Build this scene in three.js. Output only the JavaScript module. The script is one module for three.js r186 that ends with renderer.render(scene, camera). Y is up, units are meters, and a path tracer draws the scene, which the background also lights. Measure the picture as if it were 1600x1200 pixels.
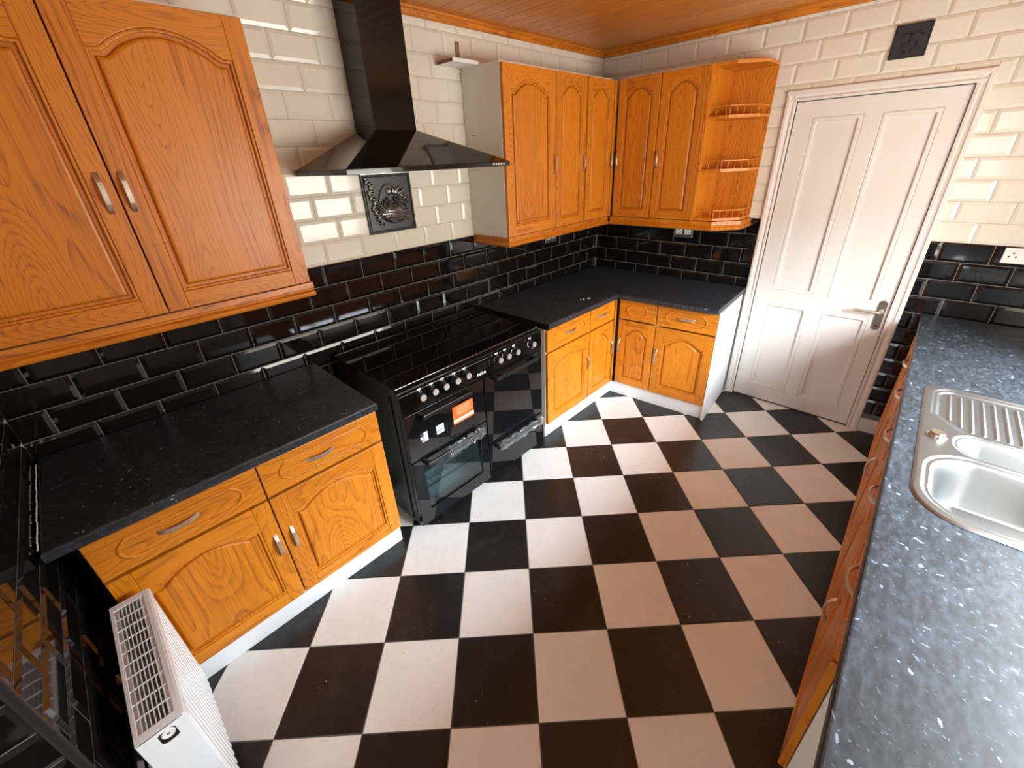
import * as THREE from 'three';
import { mergeGeometries } from 'three/addons/utils/BufferGeometryUtils.js';
import { RoundedBoxGeometry } from 'three/addons/geometries/RoundedBoxGeometry.js';
import { RectAreaLightUniformsLib } from 'three/addons/lights/RectAreaLightUniformsLib.js';

// ------------------------------------------------------------------ camera, sky, light, exposure
const scene = new THREE.Scene();
const camera = new THREE.PerspectiveCamera(2 * Math.atan(600 / 650.2) * 180 / Math.PI, 1600 / 1200, 0.05, 60);
camera.position.set(2.11908, 1.74317, 3.27639);
camera.rotation.order = 'YXZ';
camera.rotation.set(-0.46908, 0.77774, -0.04783);
camera.setViewOffset(1600, 1200, -2.49, 21.09, 1600, 1200);

const renderer = new THREE.WebGLRenderer({ antialias: true });
renderer.toneMapping = THREE.LinearToneMapping;
renderer.toneMappingExposure = 1.15;
renderer.shadowMap.enabled = true;

scene.background = new THREE.Color().setRGB(2.4, 2.8, 3.3);      // bright overcast sky outside the window

RectAreaLightUniformsLib.init();
const WIN = { z0: 0.66, z1: 2.36, y0: 0.97, y1: 1.76, x: 2.86, d: 0.22 };    // kitchen window over the sink, set in a deep reveal
const wc = [WIN.x + WIN.d, (WIN.y0 + WIN.y1) / 2, (WIN.z0 + WIN.z1) / 2];
// the warm light that sunlit brick houses across the street send level through the window
const streetLight = new THREE.RectAreaLight(new THREE.Color().setRGB(1.0, 0.90, 0.76), 10.5, WIN.z1 - WIN.z0 - 0.08, WIN.y1 - WIN.y0 - 0.08);
streetLight.position.set(wc[0] - 0.075, wc[1], wc[2]); streetLight.lookAt(0, wc[1], wc[2]); scene.add(streetLight);
// the cool patch of open sky above the roofs, seen slanting down through the window
const skyLight = new THREE.RectAreaLight(new THREE.Color().setRGB(0.80, 1.0, 1.18), 64, 6, 2.4);
skyLight.position.set(wc[0] + 2.4, wc[1] + 2.05, wc[2]); skyLight.lookAt(wc[0], wc[1], wc[2]); scene.add(skyLight);

// window of the room behind the camera, which opens into the kitchen
const WB = { x0: 1.25, x1: 2.65, y0: 0.9, y1: 2.1, z: 5.44 };
const backLight = new THREE.RectAreaLight(new THREE.Color().setRGB(1.0, 0.95, 0.86), 2.2, WB.x1 - WB.x0 - 0.08, WB.y1 - WB.y0 - 0.08);
backLight.position.set((WB.x0 + WB.x1) / 2, (WB.y0 + WB.y1) / 2, WB.z - 0.005); backLight.lookAt((WB.x0 + WB.x1) / 2, (WB.y0 + WB.y1) / 2, 0); scene.add(backLight);

// ------------------------------------------------------------------ helpers
let seedState = 12345;
const rnd = () => { seedState = (seedState + 0x6D2B79F5) | 0; let t = Math.imul(seedState ^ (seedState >>> 15), 1 | seedState); t = (t + Math.imul(t ^ (t >>> 7), 61 | t)) ^ t; return ((t ^ (t >>> 14)) >>> 0) / 4294967296; };
const rr = (a, b) => a + (b - a) * rnd();
const hash = (x, y, s) => { let h = Math.imul(x, 374761393) + Math.imul(y, 668265263) + Math.imul(s, 982451653); h = Math.imul(h ^ (h >>> 13), 1274126177); return ((h ^ (h >>> 16)) >>> 0) / 4294967296; };
const vnoise = (x, y, s) => { const xi = Math.floor(x), yi = Math.floor(y), fx = x - xi, fy = y - yi; const u = fx * fx * (3 - 2 * fx), v = fy * fy * (3 - 2 * fy); const a = hash(xi, yi, s), b = hash(xi + 1, yi, s), c = hash(xi, yi + 1, s), d = hash(xi + 1, yi + 1, s); return a + (b - a) * u + (c - a) * v + (a - b - c + d) * u * v; };
const fbm = (x, y, s, o = 3) => { let r = 0, a = 0.5, n = 0; for (let i = 0; i < o; i++) { r += a * vnoise(x, y, s + i * 17); n += a; x *= 2.03; y *= 2.03; a *= 0.5; } return r / n; };
const sstep = (a, b, x) => { const t = Math.min(1, Math.max(0, (x - a) / (b - a))); return t * t * (3 - 2 * t); };
const mix = (a, b, t) => a + (b - a) * t;

const counts = {};
const numbered = (n) => { const k = counts[n] = (counts[n] ?? -1) + 1; return k ? `${n}_${String(k).padStart(3, '0')}` : n; };
function mesh(name, geo, mat, parent) {
  const m = new THREE.Mesh(Array.isArray(geo) ? merge(geo) : geo, mat);
  m.name = name; m.castShadow = m.receiveShadow = true;
  (parent ?? scene).add(m); return m;
}
function merge(list) { return mergeGeometries(list.map(g => { const n = g.index ? g.toNonIndexed() : g; for (const k of Object.keys(n.attributes)) if (!['position', 'normal', 'uv'].includes(k)) n.deleteAttribute(k); return n; })); }
function tag(o, label, category, group) { o.userData.label = label; o.userData.category = category; if (group) o.userData.group = group; return o; }
function thing(name, label, category, pos = [0, 0, 0], turn = 0, group) {
  const g = new THREE.Group(); g.name = numbered(name); g.position.set(...pos); g.rotation.y = turn; scene.add(g); return tag(g, label, category, group);
}
function single(name, geo, mat, label, category, group) { const m = mesh(numbered(name), geo, mat); return tag(m, label, category, group); }
function struct(name, geo, mat, label) { const m = mesh(name, geo, mat); m.userData.kind = 'structure'; if (label) m.userData.label = label; return m; }
function part(name, parent) { const g = new THREE.Group(); g.name = name; parent.add(g); return g; }

// uv in metres by the face direction; along = axis of the grain ('x','y','z'), v of the texture runs along it
function boxUV(geo, along = 'y', ou = 0, ov = 0) {
  const g = geo.index ? geo.toNonIndexed() : geo; const p = g.attributes.position, n = p.count; const uv = new Float32Array(n * 2);
  const a = new THREE.Vector3(), b = new THREE.Vector3(), c = new THREE.Vector3();
  for (let i = 0; i < n; i += 3) {
    a.fromBufferAttribute(p, i); b.fromBufferAttribute(p, i + 1); c.fromBufferAttribute(p, i + 2);
    b.sub(a); c.sub(a); b.cross(c); const ax = Math.abs(b.x), ay = Math.abs(b.y), az = Math.abs(b.z);
    const d = ax > ay && ax > az ? 'x' : ay > az ? 'y' : 'z';
    const rest = ['x', 'y', 'z'].filter(k => k !== d);
    const vk = rest.includes(along) ? along : rest[1]; const uk = rest.find(k => k !== vk);
    for (let k = 0; k < 3; k++) { const P = { x: p.getX(i + k), y: p.getY(i + k), z: p.getZ(i + k) }; uv[(i + k) * 2] = P[uk] + ou; uv[(i + k) * 2 + 1] = P[vk] + ov; }
  }
  g.setAttribute('uv', new THREE.BufferAttribute(uv, 2)); return g;
}
const box = (x0, x1, y0, y1, z0, z1, r = 0, seg = 2) => { const w = x1 - x0, h = y1 - y0, d = z1 - z0; const g = r > 0 ? new RoundedBoxGeometry(w, h, d, seg, Math.min(r, w / 2.01, h / 2.01, d / 2.01)) : new THREE.BoxGeometry(w, h, d); g.translate((x0 + x1) / 2, (y0 + y1) / 2, (z0 + z1) / 2); return g; };
const cyl = (r0, r1, h, seg = 24) => new THREE.CylinderGeometry(r0, r1, h, seg);
const shapeOf = (pts) => new THREE.Shape(pts.map(([x, y]) => new THREE.Vector2(x, y)));
function extrude(pts, z0, z1, bevel = 0, holes = [], bs = 2) {
  const s = shapeOf(pts); for (const h of holes) s.holes.push(new THREE.Path(h.map(([x, y]) => new THREE.Vector2(x, y))));
  const g = new THREE.ExtrudeGeometry(s, { depth: z1 - z0 - 2 * bevel, bevelEnabled: bevel > 0, bevelThickness: bevel, bevelSize: bevel, bevelOffset: -bevel, bevelSegments: bs, curveSegments: 8, steps: 1 });
  g.translate(0, 0, z0 + bevel); return g;
}
const rectPts = (x0, x1, y0, y1) => [[x0, y0], [x1, y0], [x1, y1], [x0, y1]];
function planExtrude(pts, y0, y1, bevel = 0, holes = []) {      // pts are [x, z]
  const g = extrude(pts, 0, y1 - y0, bevel, holes, 3); g.rotateX(Math.PI / 2); g.translate(0, y1, 0); return g;
}

// ------------------------------------------------------------------ textures
function dataTex(w, h, fn, { srgb = true, wrap = THREE.MirroredRepeatWrapping } = {}) {
  const d = new Uint8Array(w * h * 4);
  for (let y = 0; y < h; y++) for (let x = 0; x < w; x++) { const c = fn(x / w, y / h); const i = (y * w + x) * 4; d[i] = Math.max(0, Math.min(255, c[0])); d[i + 1] = Math.max(0, Math.min(255, c[1])); d[i + 2] = Math.max(0, Math.min(255, c[2])); d[i + 3] = 255; }
  const t = new THREE.DataTexture(d, w, h); t.magFilter = THREE.LinearFilter; t.minFilter = THREE.LinearMipmapLinearFilter; t.generateMipmaps = true; t.wrapS = t.wrapT = wrap; if (srgb) t.colorSpace = THREE.SRGBColorSpace; t.needsUpdate = true; return t;
}
function canvasTex(w, h, draw) { const c = document.createElement('canvas'); c.width = w; c.height = h; draw(c.getContext('2d'), w, h); const t = new THREE.CanvasTexture(c); t.colorSpace = THREE.SRGBColorSpace; return t; }
function woodField(u, v, s, rings, fine) {       // u, v in metres, grain along v; returns 0 (light) .. 1 (dark)
  const w = fbm(u * 4.2, v * 0.9, s, 2), w2 = fbm(u * 22, v * 4.0, s + 5, 2);
  let c = u * rings * 0.5 + w * rings * 1.5 + w2 * 1.5;
  c = c - Math.floor(c); const line = Math.pow(c, 3.2) * (1 - sstep(0.9, 1, c));
  const streak = fbm(u * 240, v * 6, s + 9, 2), pore = sstep(0.62, 0.78, vnoise(u * 700, v * 22, s + 3)) * fine;
  const patch = fbm(u * 2.6, v * 1.2, s + 21, 2), band = vnoise(u * 14, v * 0.35, s + 30);
  return Math.min(1, Math.max(0, 0.6 * line * (0.25 + 1.0 * streak) + 0.34 * (streak - 0.38) + 0.42 * pore * (0.25 + line) + 0.42 * (patch - 0.42) + 0.24 * (band - 0.45)));
}
function woodTex(s, mw, mh, light, dark, rings, fine, W = 768, H = 1024) {
  const t = dataTex(W, H, (x, y) => { const k = woodField(x * mw, y * mh, s, rings, fine); return [mix(light[0], dark[0], k), mix(light[1], dark[1], k), mix(light[2], dark[2], k)]; });
  t.repeat.set(1 / mw, 1 / mh); return t;
}
const T = {};
T.oak = woodTex(11, 0.6, 1.1, [212, 128, 16], [138, 66, 5], 34, 1);
T.oakBump = dataTex(512, 1024, (x, y) => { const k = woodField(x * 0.6, y * 1.1, 11, 34, 1) * 255; return [255 - k, 255 - k, 255 - k]; }, { srgb: false }); T.oakBump.repeat.set(1 / 0.6, 1 / 1.1);
T.pine = woodTex(47, 0.5, 1.6, [212, 134, 36], [146, 72, 12], 26, 0.35, 512, 1024);
const flecks = (() => {       // black laminate: dark ground, soft cloud, pale elongated chips
  const W = 1024, m = 0.8; const buf = new Float32Array(W * W), tint = new Float32Array(W * W);
  for (let i = 0; i < 2300; i++) {
    const cx = rnd() * W, cy = rnd() * W, big = rnd() < 0.16, L = big ? rr(5, 11) : rr(1.5, 5), B = big ? rr(2, 4.5) : rr(0.8, 1.8), a = rr(-1.0, 1.0) + 0.4, s = Math.pow(rnd(), 1.6) * (big ? 1 : 0.75), ca = Math.cos(a), sa = Math.sin(a), ph = rnd() * 99 | 0;
    for (let y = -12; y <= 12; y++) for (let x = -12; x <= 12; x++) { const p = (x * ca + y * sa) / L, q = (-x * sa + y * ca) / B; const e = p * p + q * q + (vnoise(x * 0.5 + 50, y * 0.5 + 50, ph) - 0.5) * 1.4; if (e < 1) { const X = (Math.floor(cx + x) + W) % W, Y = (Math.floor(cy + y) + W) % W, k = Y * W + X; const f = s * (e < 0.6 ? 1 : (1 - e) / 0.4); if (f > buf[k]) { buf[k] = f; tint[k] = rnd(); } } }
  }
  const t = dataTex(W, W, (x, y) => { const k = Math.round(y * W) * W + Math.round(x * W), c = fbm(x * 90, y * 44, 5, 3), d = fbm(x * 9, y * 9, 8, 2); const b = 42 + 46 * (c - 0.45) + 14 * (d - 0.5) + buf[k] * 120; return [b * 0.92, b * 1.0 + 1, b * 1.08 + 2]; }, { wrap: THREE.RepeatWrapping });
  t.repeat.set(1 / m, 1 / m); return t;
})();
function scuffs(n, W, lo, hi) { const B = new Float32Array(W * W); for (let i = 0; i < n; i++) { let x = rnd() * W, y = rnd() * W, a = rnd() * 6.283; const L = rr(6, 34), k = rr(lo, hi), cur = rr(-0.04, 0.04), wd = rnd() < 0.2 ? 1 : 0; for (let q = 0; q < L; q++) { const f = k * (1 - Math.abs(q / L * 2 - 1) ** 3) * rr(0.5, 1); for (let dx = 0; dx <= wd; dx++) { const X = (Math.floor(x) + dx + W) % W, Y = (Math.floor(y) + W) % W; B[((Y + W) % W) * W + (X + W) % W] = f; } x += Math.cos(a); y += Math.sin(a); a += cur; } } return B; }
const scW = scuffs(230, 1024, 0.15, 1), scB = scuffs(420, 1024, 0.1, 0.8);
T.tileWhite = dataTex(1024, 1024, (x, y) => { const n = fbm(x * 7, y * 7, 31, 4), g = fbm(x * 60, y * 60, 33, 2), sc = scW[Math.round(y * 1024) * 1024 + Math.round(x * 1024)]; const b = 233 + 14 * (n - 0.5) + 5 * (g - 0.5) - 46 * sc; return [b, b * 0.99, b * 0.965]; });
T.tileBlack = dataTex(1024, 1024, (x, y) => { const n = fbm(x * 9, y * 9, 41, 4), g = fbm(x * 70, y * 70, 43, 2), sm = sstep(0.5, 0.8, fbm(x * 26, y * 26, 44, 3)), sc = scB[Math.round(y * 1024) * 1024 + Math.round(x * 1024)]; const sp = sstep(0.94, 0.97, vnoise(x * 120, y * 120, 48)) * sstep(0.6, 0.75, vnoise(x * 9, y * 9, 49)); const b = 30 + 15 * (n - 0.5) + 6 * (g - 0.5) + 9 * sm + 46 * sc + 130 * sp; return [b * 1.02, b, b * 0.97]; });
for (const k of ['tileWhite', 'tileBlack']) T[k].repeat.set(1 / 1.2, 1 / 1.2);
T.brush = dataTex(256, 256, (x, y) => { const b = 110 + 90 * (fbm(x * 4, y * 120, 61, 2) - 0.5); return [b, b, b]; }, { srgb: false, wrap: THREE.RepeatWrapping });

// ------------------------------------------------------------------ materials
const col = (r, g, b) => new THREE.Color().setRGB(r, g, b);
const std = (o) => new THREE.MeshPhysicalMaterial(o);
const M = {
  oak: std({ map: T.oak, bumpMap: T.oakBump, bumpScale: 0.0003, roughness: 0.45, clearcoat: 0.2, clearcoatRoughness: 0.3 }),
  pine: std({ map: T.pine, roughness: 0.38, clearcoat: 0.4, clearcoatRoughness: 0.25 }),
  whiteTile: std({ color: col(0.76, 0.71, 0.60), roughness: 0.09, ior: 1.5 }),
  blackTile: std({ color: col(0.006, 0.0055, 0.0055), roughness: 0.06, ior: 1.52 }),
  groutLight: std({ color: col(0.50, 0.44, 0.35), roughness: 0.9 }),
  groutDark: std({ color: col(0.19, 0.18, 0.17), roughness: 0.9 }),
  groutFloor: std({ color: col(0.16, 0.15, 0.135), roughness: 0.9 }),
  floorWhite: std({ map: T.tileWhite, roughness: 0.32 }),
  floorBlack: std({ map: T.tileBlack, roughness: 0.34 }),
  laminate: std({ map: flecks, roughness: 0.42 }),
  paint: std({ color: col(0.78, 0.74, 0.66), roughness: 0.85 }),
  gloss: std({ color: col(0.74, 0.69, 0.63), roughness: 0.3 }),
  melamine: std({ color: col(0.80, 0.74, 0.61), roughness: 0.5 }),
  whitePanel: std({ color: col(0.82, 0.83, 0.81), roughness: 0.4 }),
  radiator: std({ color: col(0.80, 0.81, 0.81), roughness: 0.28 }),
  darkHole: std({ color: col(0.012, 0.011, 0.011), roughness: 0.8 }),
  blackGloss: std({ color: col(0.006, 0.006, 0.006), roughness: 0.07, ior: 1.5 }),
  blackGlass: std({ color: col(0.004, 0.004, 0.0045), roughness: 0.03, ior: 1.52 }),
  blackSatin: std({ color: col(0.010, 0.010, 0.010), roughness: 0.28 }),
  enamel: std({ color: col(0.34, 0.41, 0.42), roughness: 0.35 }),
  ovenPane: std({ color: col(0.62, 0.72, 0.72), roughness: 0.02, transmission: 1, thickness: 0, ior: 1.5 }),
  bronze: std({ color: col(0.27, 0.235, 0.20), metalness: 0.9, roughness: 0.34 }),
  steel: std({ color: col(0.56, 0.55, 0.53), metalness: 1, roughness: 0.3 }),
  sinkSteel: std({ color: col(0.31, 0.305, 0.295), metalness: 1, roughness: 0.36 }),
  chrome: std({ color: col(0.75, 0.74, 0.72), metalness: 1, roughness: 0.12 }),
  nickel: std({ color: col(0.66, 0.60, 0.50), metalness: 0.9, roughness: 0.36 }),
  pewter: std({ color: col(0.055, 0.053, 0.053), metalness: 0.5, roughness: 0.34 }),
  pewterRelief: std({ color: col(0.20, 0.19, 0.185), metalness: 0.95, roughness: 0.2 }),
  iron: std({ color: col(0.03, 0.03, 0.032), metalness: 0.4, roughness: 0.35 }),
  white: std({ color: col(0.84, 0.83, 0.80), roughness: 0.35 }),
  print: std({ color: col(0.75, 0.75, 0.75), roughness: 0.5 }),
  wrap: std({ color: col(0.96, 0.97, 0.97), roughness: 0.05, transmission: 0.95, thickness: 0, ior: 1.5 }),
  pane: std({ color: col(1, 1, 1), roughness: 0, transmission: 1, thickness: 0, ior: 1.5 }),
  knobCap: std({ color: col(0.78, 0.77, 0.75), metalness: 0.75, roughness: 0.32, anisotropy: 0.6 }),
  chipboard: std({ color: col(0.24, 0.13, 0.07), roughness: 0.9 }),
  brownTrunk: std({ color: col(0.33, 0.17, 0.09), roughness: 0.6 }),
};

// ------------------------------------------------------------------ room shell
const CEIL = 2.42, ZD = 3.626, XD = 1.164, XW = 2.86, ZBACK = 5.4;
const floor = struct('floor', box(-0.12, XW + WIN.d, -0.1, -0.0022, -0.12, ZBACK + 0.1), M.groutFloor, 'black and white tiled kitchen floor laid diagonally');
const wallA = struct('wall_left', box(-0.14, -0.009, 0, CEIL + 0.1, -0.12, ZBACK), M.paint, 'long wall of bevelled white and black tiles');
const DOOR = { x0: 1.353, x1: 2.093, top: 1.972, ox0: 1.292, ox1: 2.153, otop: 2.031 };
const wallB = struct('wall_far', merge([box(-0.009, DOOR.x0 - 0.01, 0, CEIL + 0.1, -0.14, -0.009), box(DOOR.x1 + 0.01, XW + 0.14, 0, CEIL + 0.1, -0.14, -0.009), box(DOOR.x0 - 0.01, DOOR.x1 + 0.01, DOOR.top + 0.01, CEIL + 0.1, -0.14, -0.009), box(DOOR.x0 - 0.01, DOOR.x1 + 0.01, 0, DOOR.top + 0.01, -0.14, -0.06)]), M.paint, 'far tiled wall with the white door');
struct('wall_right', merge([box(XW, XW + WIN.d, 0, WIN.y0, -0.009, ZBACK), box(XW, XW + WIN.d, WIN.y1, CEIL + 0.1, -0.009, ZBACK), box(XW, XW + WIN.d, WIN.y0, WIN.y1, -0.009, WIN.z0), box(XW, XW + WIN.d, WIN.y0, WIN.y1, WIN.z1, ZBACK)]), M.paint);
const wallD = struct('wall_near', box(-0.009, XD - 0.009, 0, CEIL + 0.1, ZD + 0.009, ZD + 0.3), M.paint, 'short wall of glossy black tiles behind the radiator');
struct('wall_back', merge([box(-0.009, WB.x0, 0, CEIL + 0.1, ZBACK - 0.02, ZBACK + 0.1), box(WB.x1, XW, 0, CEIL + 0.1, ZBACK - 0.02, ZBACK + 0.1), box(WB.x0, WB.x1, 0, WB.y0, ZBACK - 0.02, ZBACK + 0.1), box(WB.x0, WB.x1, WB.y1, CEIL + 0.1, ZBACK - 0.02, ZBACK + 0.1)]), M.paint);
const ceiling = struct('ceiling', box(-0.12, XW + WIN.d, CEIL + 0.012, CEIL + 0.12, -0.12, ZBACK + 0.1), M.pine, 'varnished tongue and groove pine ceiling');

// grout sheets
mesh('grout', box(-0.009, -0.0048, 0.40, 1.3151, -0.005, ZD), M.groutDark, wallA);
mesh('grout', box(-0.009, -0.0048, 1.3151, CEIL, -0.005, ZD), M.groutLight, wallA);
mesh('grout', box(0, DOOR.ox0 + 0.02, 0.80, 1.318, -0.009, -0.0048), M.groutDark, wallB);
mesh('grout', merge([box(0, DOOR.ox0 + 0.02, 1.318, CEIL, -0.009, -0.0048), box(DOOR.ox0 + 0.02, DOOR.ox1 - 0.02, 2.0, CEIL, -0.009, -0.0048), box(DOOR.ox1 - 0.02, XW, 1.245, CEIL, -0.009, -0.0048)]), M.groutLight, wallB);
mesh('grout', box(DOOR.ox1 - 0.02, XW, 0.09, 1.245, -0.009, -0.0048), M.groutDark, wallB);
mesh('grout', merge([box(0, XD - 0.006, 0, 1.3151, ZD + 0.0048, ZD + 0.009), box(XD - 0.009, XD - 0.0048, 0, 1.3151, ZD + 0.006, ZD + 0.3)]), M.groutDark, wallD);

// bevelled wall tile: face at z = 0, edge at -4 mm, back at -8.6 mm; a cut side has no bevel
const tileCache = new Map();
function tileGeo(w, h, l, r, b, t) {
  const key = [w.toFixed(4), h.toFixed(4), l, r, b, t].join();
  if (tileCache.has(key)) return tileCache.get(key);
  const B = 0.0135, c = (f) => f ? B : 0.0008, E = -0.0040, K = -0.0086;
  const i0 = Math.min(c(l), w * 0.4), i1 = w - Math.min(c(r), w * 0.4), j0 = Math.min(c(b), h * 0.4), j1 = h - Math.min(c(t), h * 0.4);
  const zl = l ? E : -0.0006, zr = r ? E : -0.0006, zb = b ? E : -0.0006, zt = t ? E : -0.0006;
  const o = [[0, 0, Math.min(zl, zb)], [w, 0, Math.min(zr, zb)], [w, h, Math.min(zr, zt)], [0, h, Math.min(zl, zt)]], n = [[i0, j0, 0], [i1, j0, 0], [i1, j1, 0], [i0, j1, 0]], k = o.map(p => [p[0], p[1], K]);
  const P = []; const quad = (a, b2, c2, d) => P.push(...a, ...b2, ...c2, ...a, ...c2, ...d);
  quad(n[0], n[1], n[2], n[3]);
  for (let q = 0; q < 4; q++) { const e = (q + 1) % 4; quad(o[q], o[e], n[e], n[q]); quad(k[q], k[e], o[e], o[q]); }
  const g = new THREE.BufferGeometry(); g.setAttribute('position', new THREE.Float32BufferAttribute(P, 3)); g.computeVertexNormals(); g.setAttribute('uv', new THREE.Float32BufferAttribute(new Float32Array(P.length / 3 * 2), 2));
  tileCache.set(key, g); return g;
}
// rows of tiles along a wall. place(a0, a1, y0, mesh) puts the tile whose run goes from a0 to a1
function tileRow(parent, mat, y0, y1, offset, a0, a1, place, { cutTop = false, cutBottom = false, skip } = {}) {
  const G = 0.0032, P = 0.2;
  for (let k = Math.floor((a0 - offset) / P) - 1; offset + k * P < a1; k++) {
    let s = offset + k * P, e = s + P, cs = false, ce = false;
    if (s < a0 + 0.004) { if (s < a0 - 0.0001) cs = true; s = Math.max(s, a0 - G / 2 + 0.0005); } if (e > a1 - 0.004) { if (e > a1 + 0.0001) ce = true; e = Math.min(e, a1 + G / 2 - 0.0005); }
    if (e - s < 0.012 || (skip && skip(s, e, y0, y1))) continue;
    const m = place(s + G / 2, e - G / 2, y0 + G / 2, y1 - G / 2, !cs, !ce, !cutBottom, !cutTop); m.rotation.x += rr(-1, 1) * 0.0022; m.rotateY(rr(-1, 1) * 0.002);
    mesh; void mat; void parent;
  }
}
const placeA = (mat) => (s, e, y0, y1, bs, be, bb, bt) => { const m = mesh('tile', tileGeo(e - s, y1 - y0, be, bs, bb, bt), mat, wallA); m.rotation.y = Math.PI / 2; m.position.set(0, y0, e); return m; };
const placeB = (mat) => (s, e, y0, y1, bs, be, bb, bt) => { const m = mesh('tile', tileGeo(e - s, y1 - y0, bs, be, bb, bt), mat, wallB); m.position.set(s, y0, 0); return m; };
const placeD = (mat) => (s, e, y0, y1, bs, be, bb, bt) => { const m = mesh('tile', tileGeo(e - s, y1 - y0, be, bs, bb, bt), mat, wallD); m.rotation.y = Math.PI; m.position.set(e, y0, ZD); return m; };
const placeReveal = (mat) => (s, e, y0, y1, bs, be, bb, bt) => { const m = mesh('tile', tileGeo(e - s, y1 - y0, be, bs, bb, bt), mat, wallD); m.rotation.y = Math.PI / 2; m.position.set(XD, y0, e); return m; };
const LP = 0.10105, L0 = 1.3151;
const behind = (s, e, y0, y1, rects) => rects.some(([a, b, c, d]) => s > a && e < b && y0 > c && y1 < d);
const hidA = [[2.6, ZD, 0.5, 0.82], [0, 1.44, 0.5, 0.82], [2.63, ZD, 1.27, 2.19], [0.0, 1.42, 1.33, 2.19], [0.0, 0.3, 1.27, 2.19]];
for (let r = 0; r < 7; r++) tileRow(wallA, 0, L0 - (r + 1) * LP, L0 - r * LP, 0.031 + (r % 2) * 0.1, 0.0, ZD, placeA(M.blackTile), { skip: (s, e, a, b) => behind(s, e, a, b, hidA) });
for (let r = 0; r < 11; r++) { const y0 = L0 + r * 0.1037, y1 = Math.min(y0 + 0.1037, 2.412); tileRow(wallA, 0, y0, y1, 0.004 + (r % 2) * 0.1 + r * 0.0028, 0.0, ZD, placeA(M.whiteTile), { cutTop: r === 10, skip: (s, e, a, b) => behind(s, e, a, b, hidA) }); }
const hidB = [[0.0, 1.2, 1.34, 2.19], [0, 0.33, 1.27, 2.19]];
for (let r = 0; r < 5; r++) tileRow(wallB, 0, L0 - (r + 1) * LP, L0 - r * LP + (r ? 0 : 0.003), 0.0085 + (r % 2) * 0.1, 0.0, DOOR.ox0 + 0.004, placeB(M.blackTile), { skip: (s, e, a, b) => behind(s, e, a, b, hidB) });
for (let r = 0; r < 7; r++) tileRow(wallB, 0, 1.318 + r * 0.10629, 1.318 + (r + 1) * 0.10629, 0.1 * ((r + 1) % 2), 0.0, DOOR.ox0 + 0.004, placeB(M.whiteTile), { skip: (s, e, a, b) => behind(s, e, a, b, hidB) });
tileRow(wallB, 0, 2.033, 2.062, 0.0, DOOR.ox0 + 0.004, DOOR.ox1 - 0.004, placeB(M.whiteTile), { cutBottom: true });
for (let r = 0; r < 4; r++) tileRow(wallB, 0, 2.062 + r * 0.102, Math.min(2.062 + (r + 1) * 0.102, 2.412), 0.1 + 0.1 * (r % 2) + 0.003, 0.0, XW, placeB(M.whiteTile), { cutTop: r === 3 });
for (let r = 0; r < 8; r++) tileRow(wallB, 0, 1.245 + r * 0.10213, 1.245 + (r + 1) * 0.10213, 0.107 - 0.1 * (r % 2), DOOR.ox1 - 0.004, XW, placeB(M.whiteTile));
for (let r = 0; r < 11; r++) { const y1 = 1.245 - r * 0.1013; tileRow(wallB, 0, Math.max(y1 - 0.1013, 0.095), y1, 0.003 + 0.1 * (r % 2), DOOR.ox1 - 0.004, r < 4 ? XW : 2.26, placeB(M.blackTile), { cutBottom: r === 10 }); }
for (let r = 0; r < 13; r++) { const y1 = L0 - r * LP; tileRow(wallD, 0, Math.max(y1 - LP, 0.001), y1, 0.02 + (r % 2) * 0.1, 0.0, XD - 0.004, placeD(M.blackTile), { cutBottom: r === 12 }); tileRow(wallD, 0, Math.max(y1 - LP, 0.001), y1, ZD + 0.006 + (r % 2) * 0.1, ZD + 0.006, ZD + 0.3, placeReveal(M.blackTile), { cutBottom: r === 12 }); }
for (let r = 0; r < 3; r++) tileRow(wallD, 0, L0 + r * 0.1037, L0 + (r + 1) * 0.1037, 0.02 + ((r + 1) % 2) * 0.1, 0.0, XD - 0.004, placeD(M.whiteTile));
const cornerTrim = mesh('corner_trim', new THREE.CylinderGeometry(0.009, 0.009, 1.31, 12).translate(XD - 0.004, 0.66, ZD + 0.004), M.iron, wallD); void cornerTrim;

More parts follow.
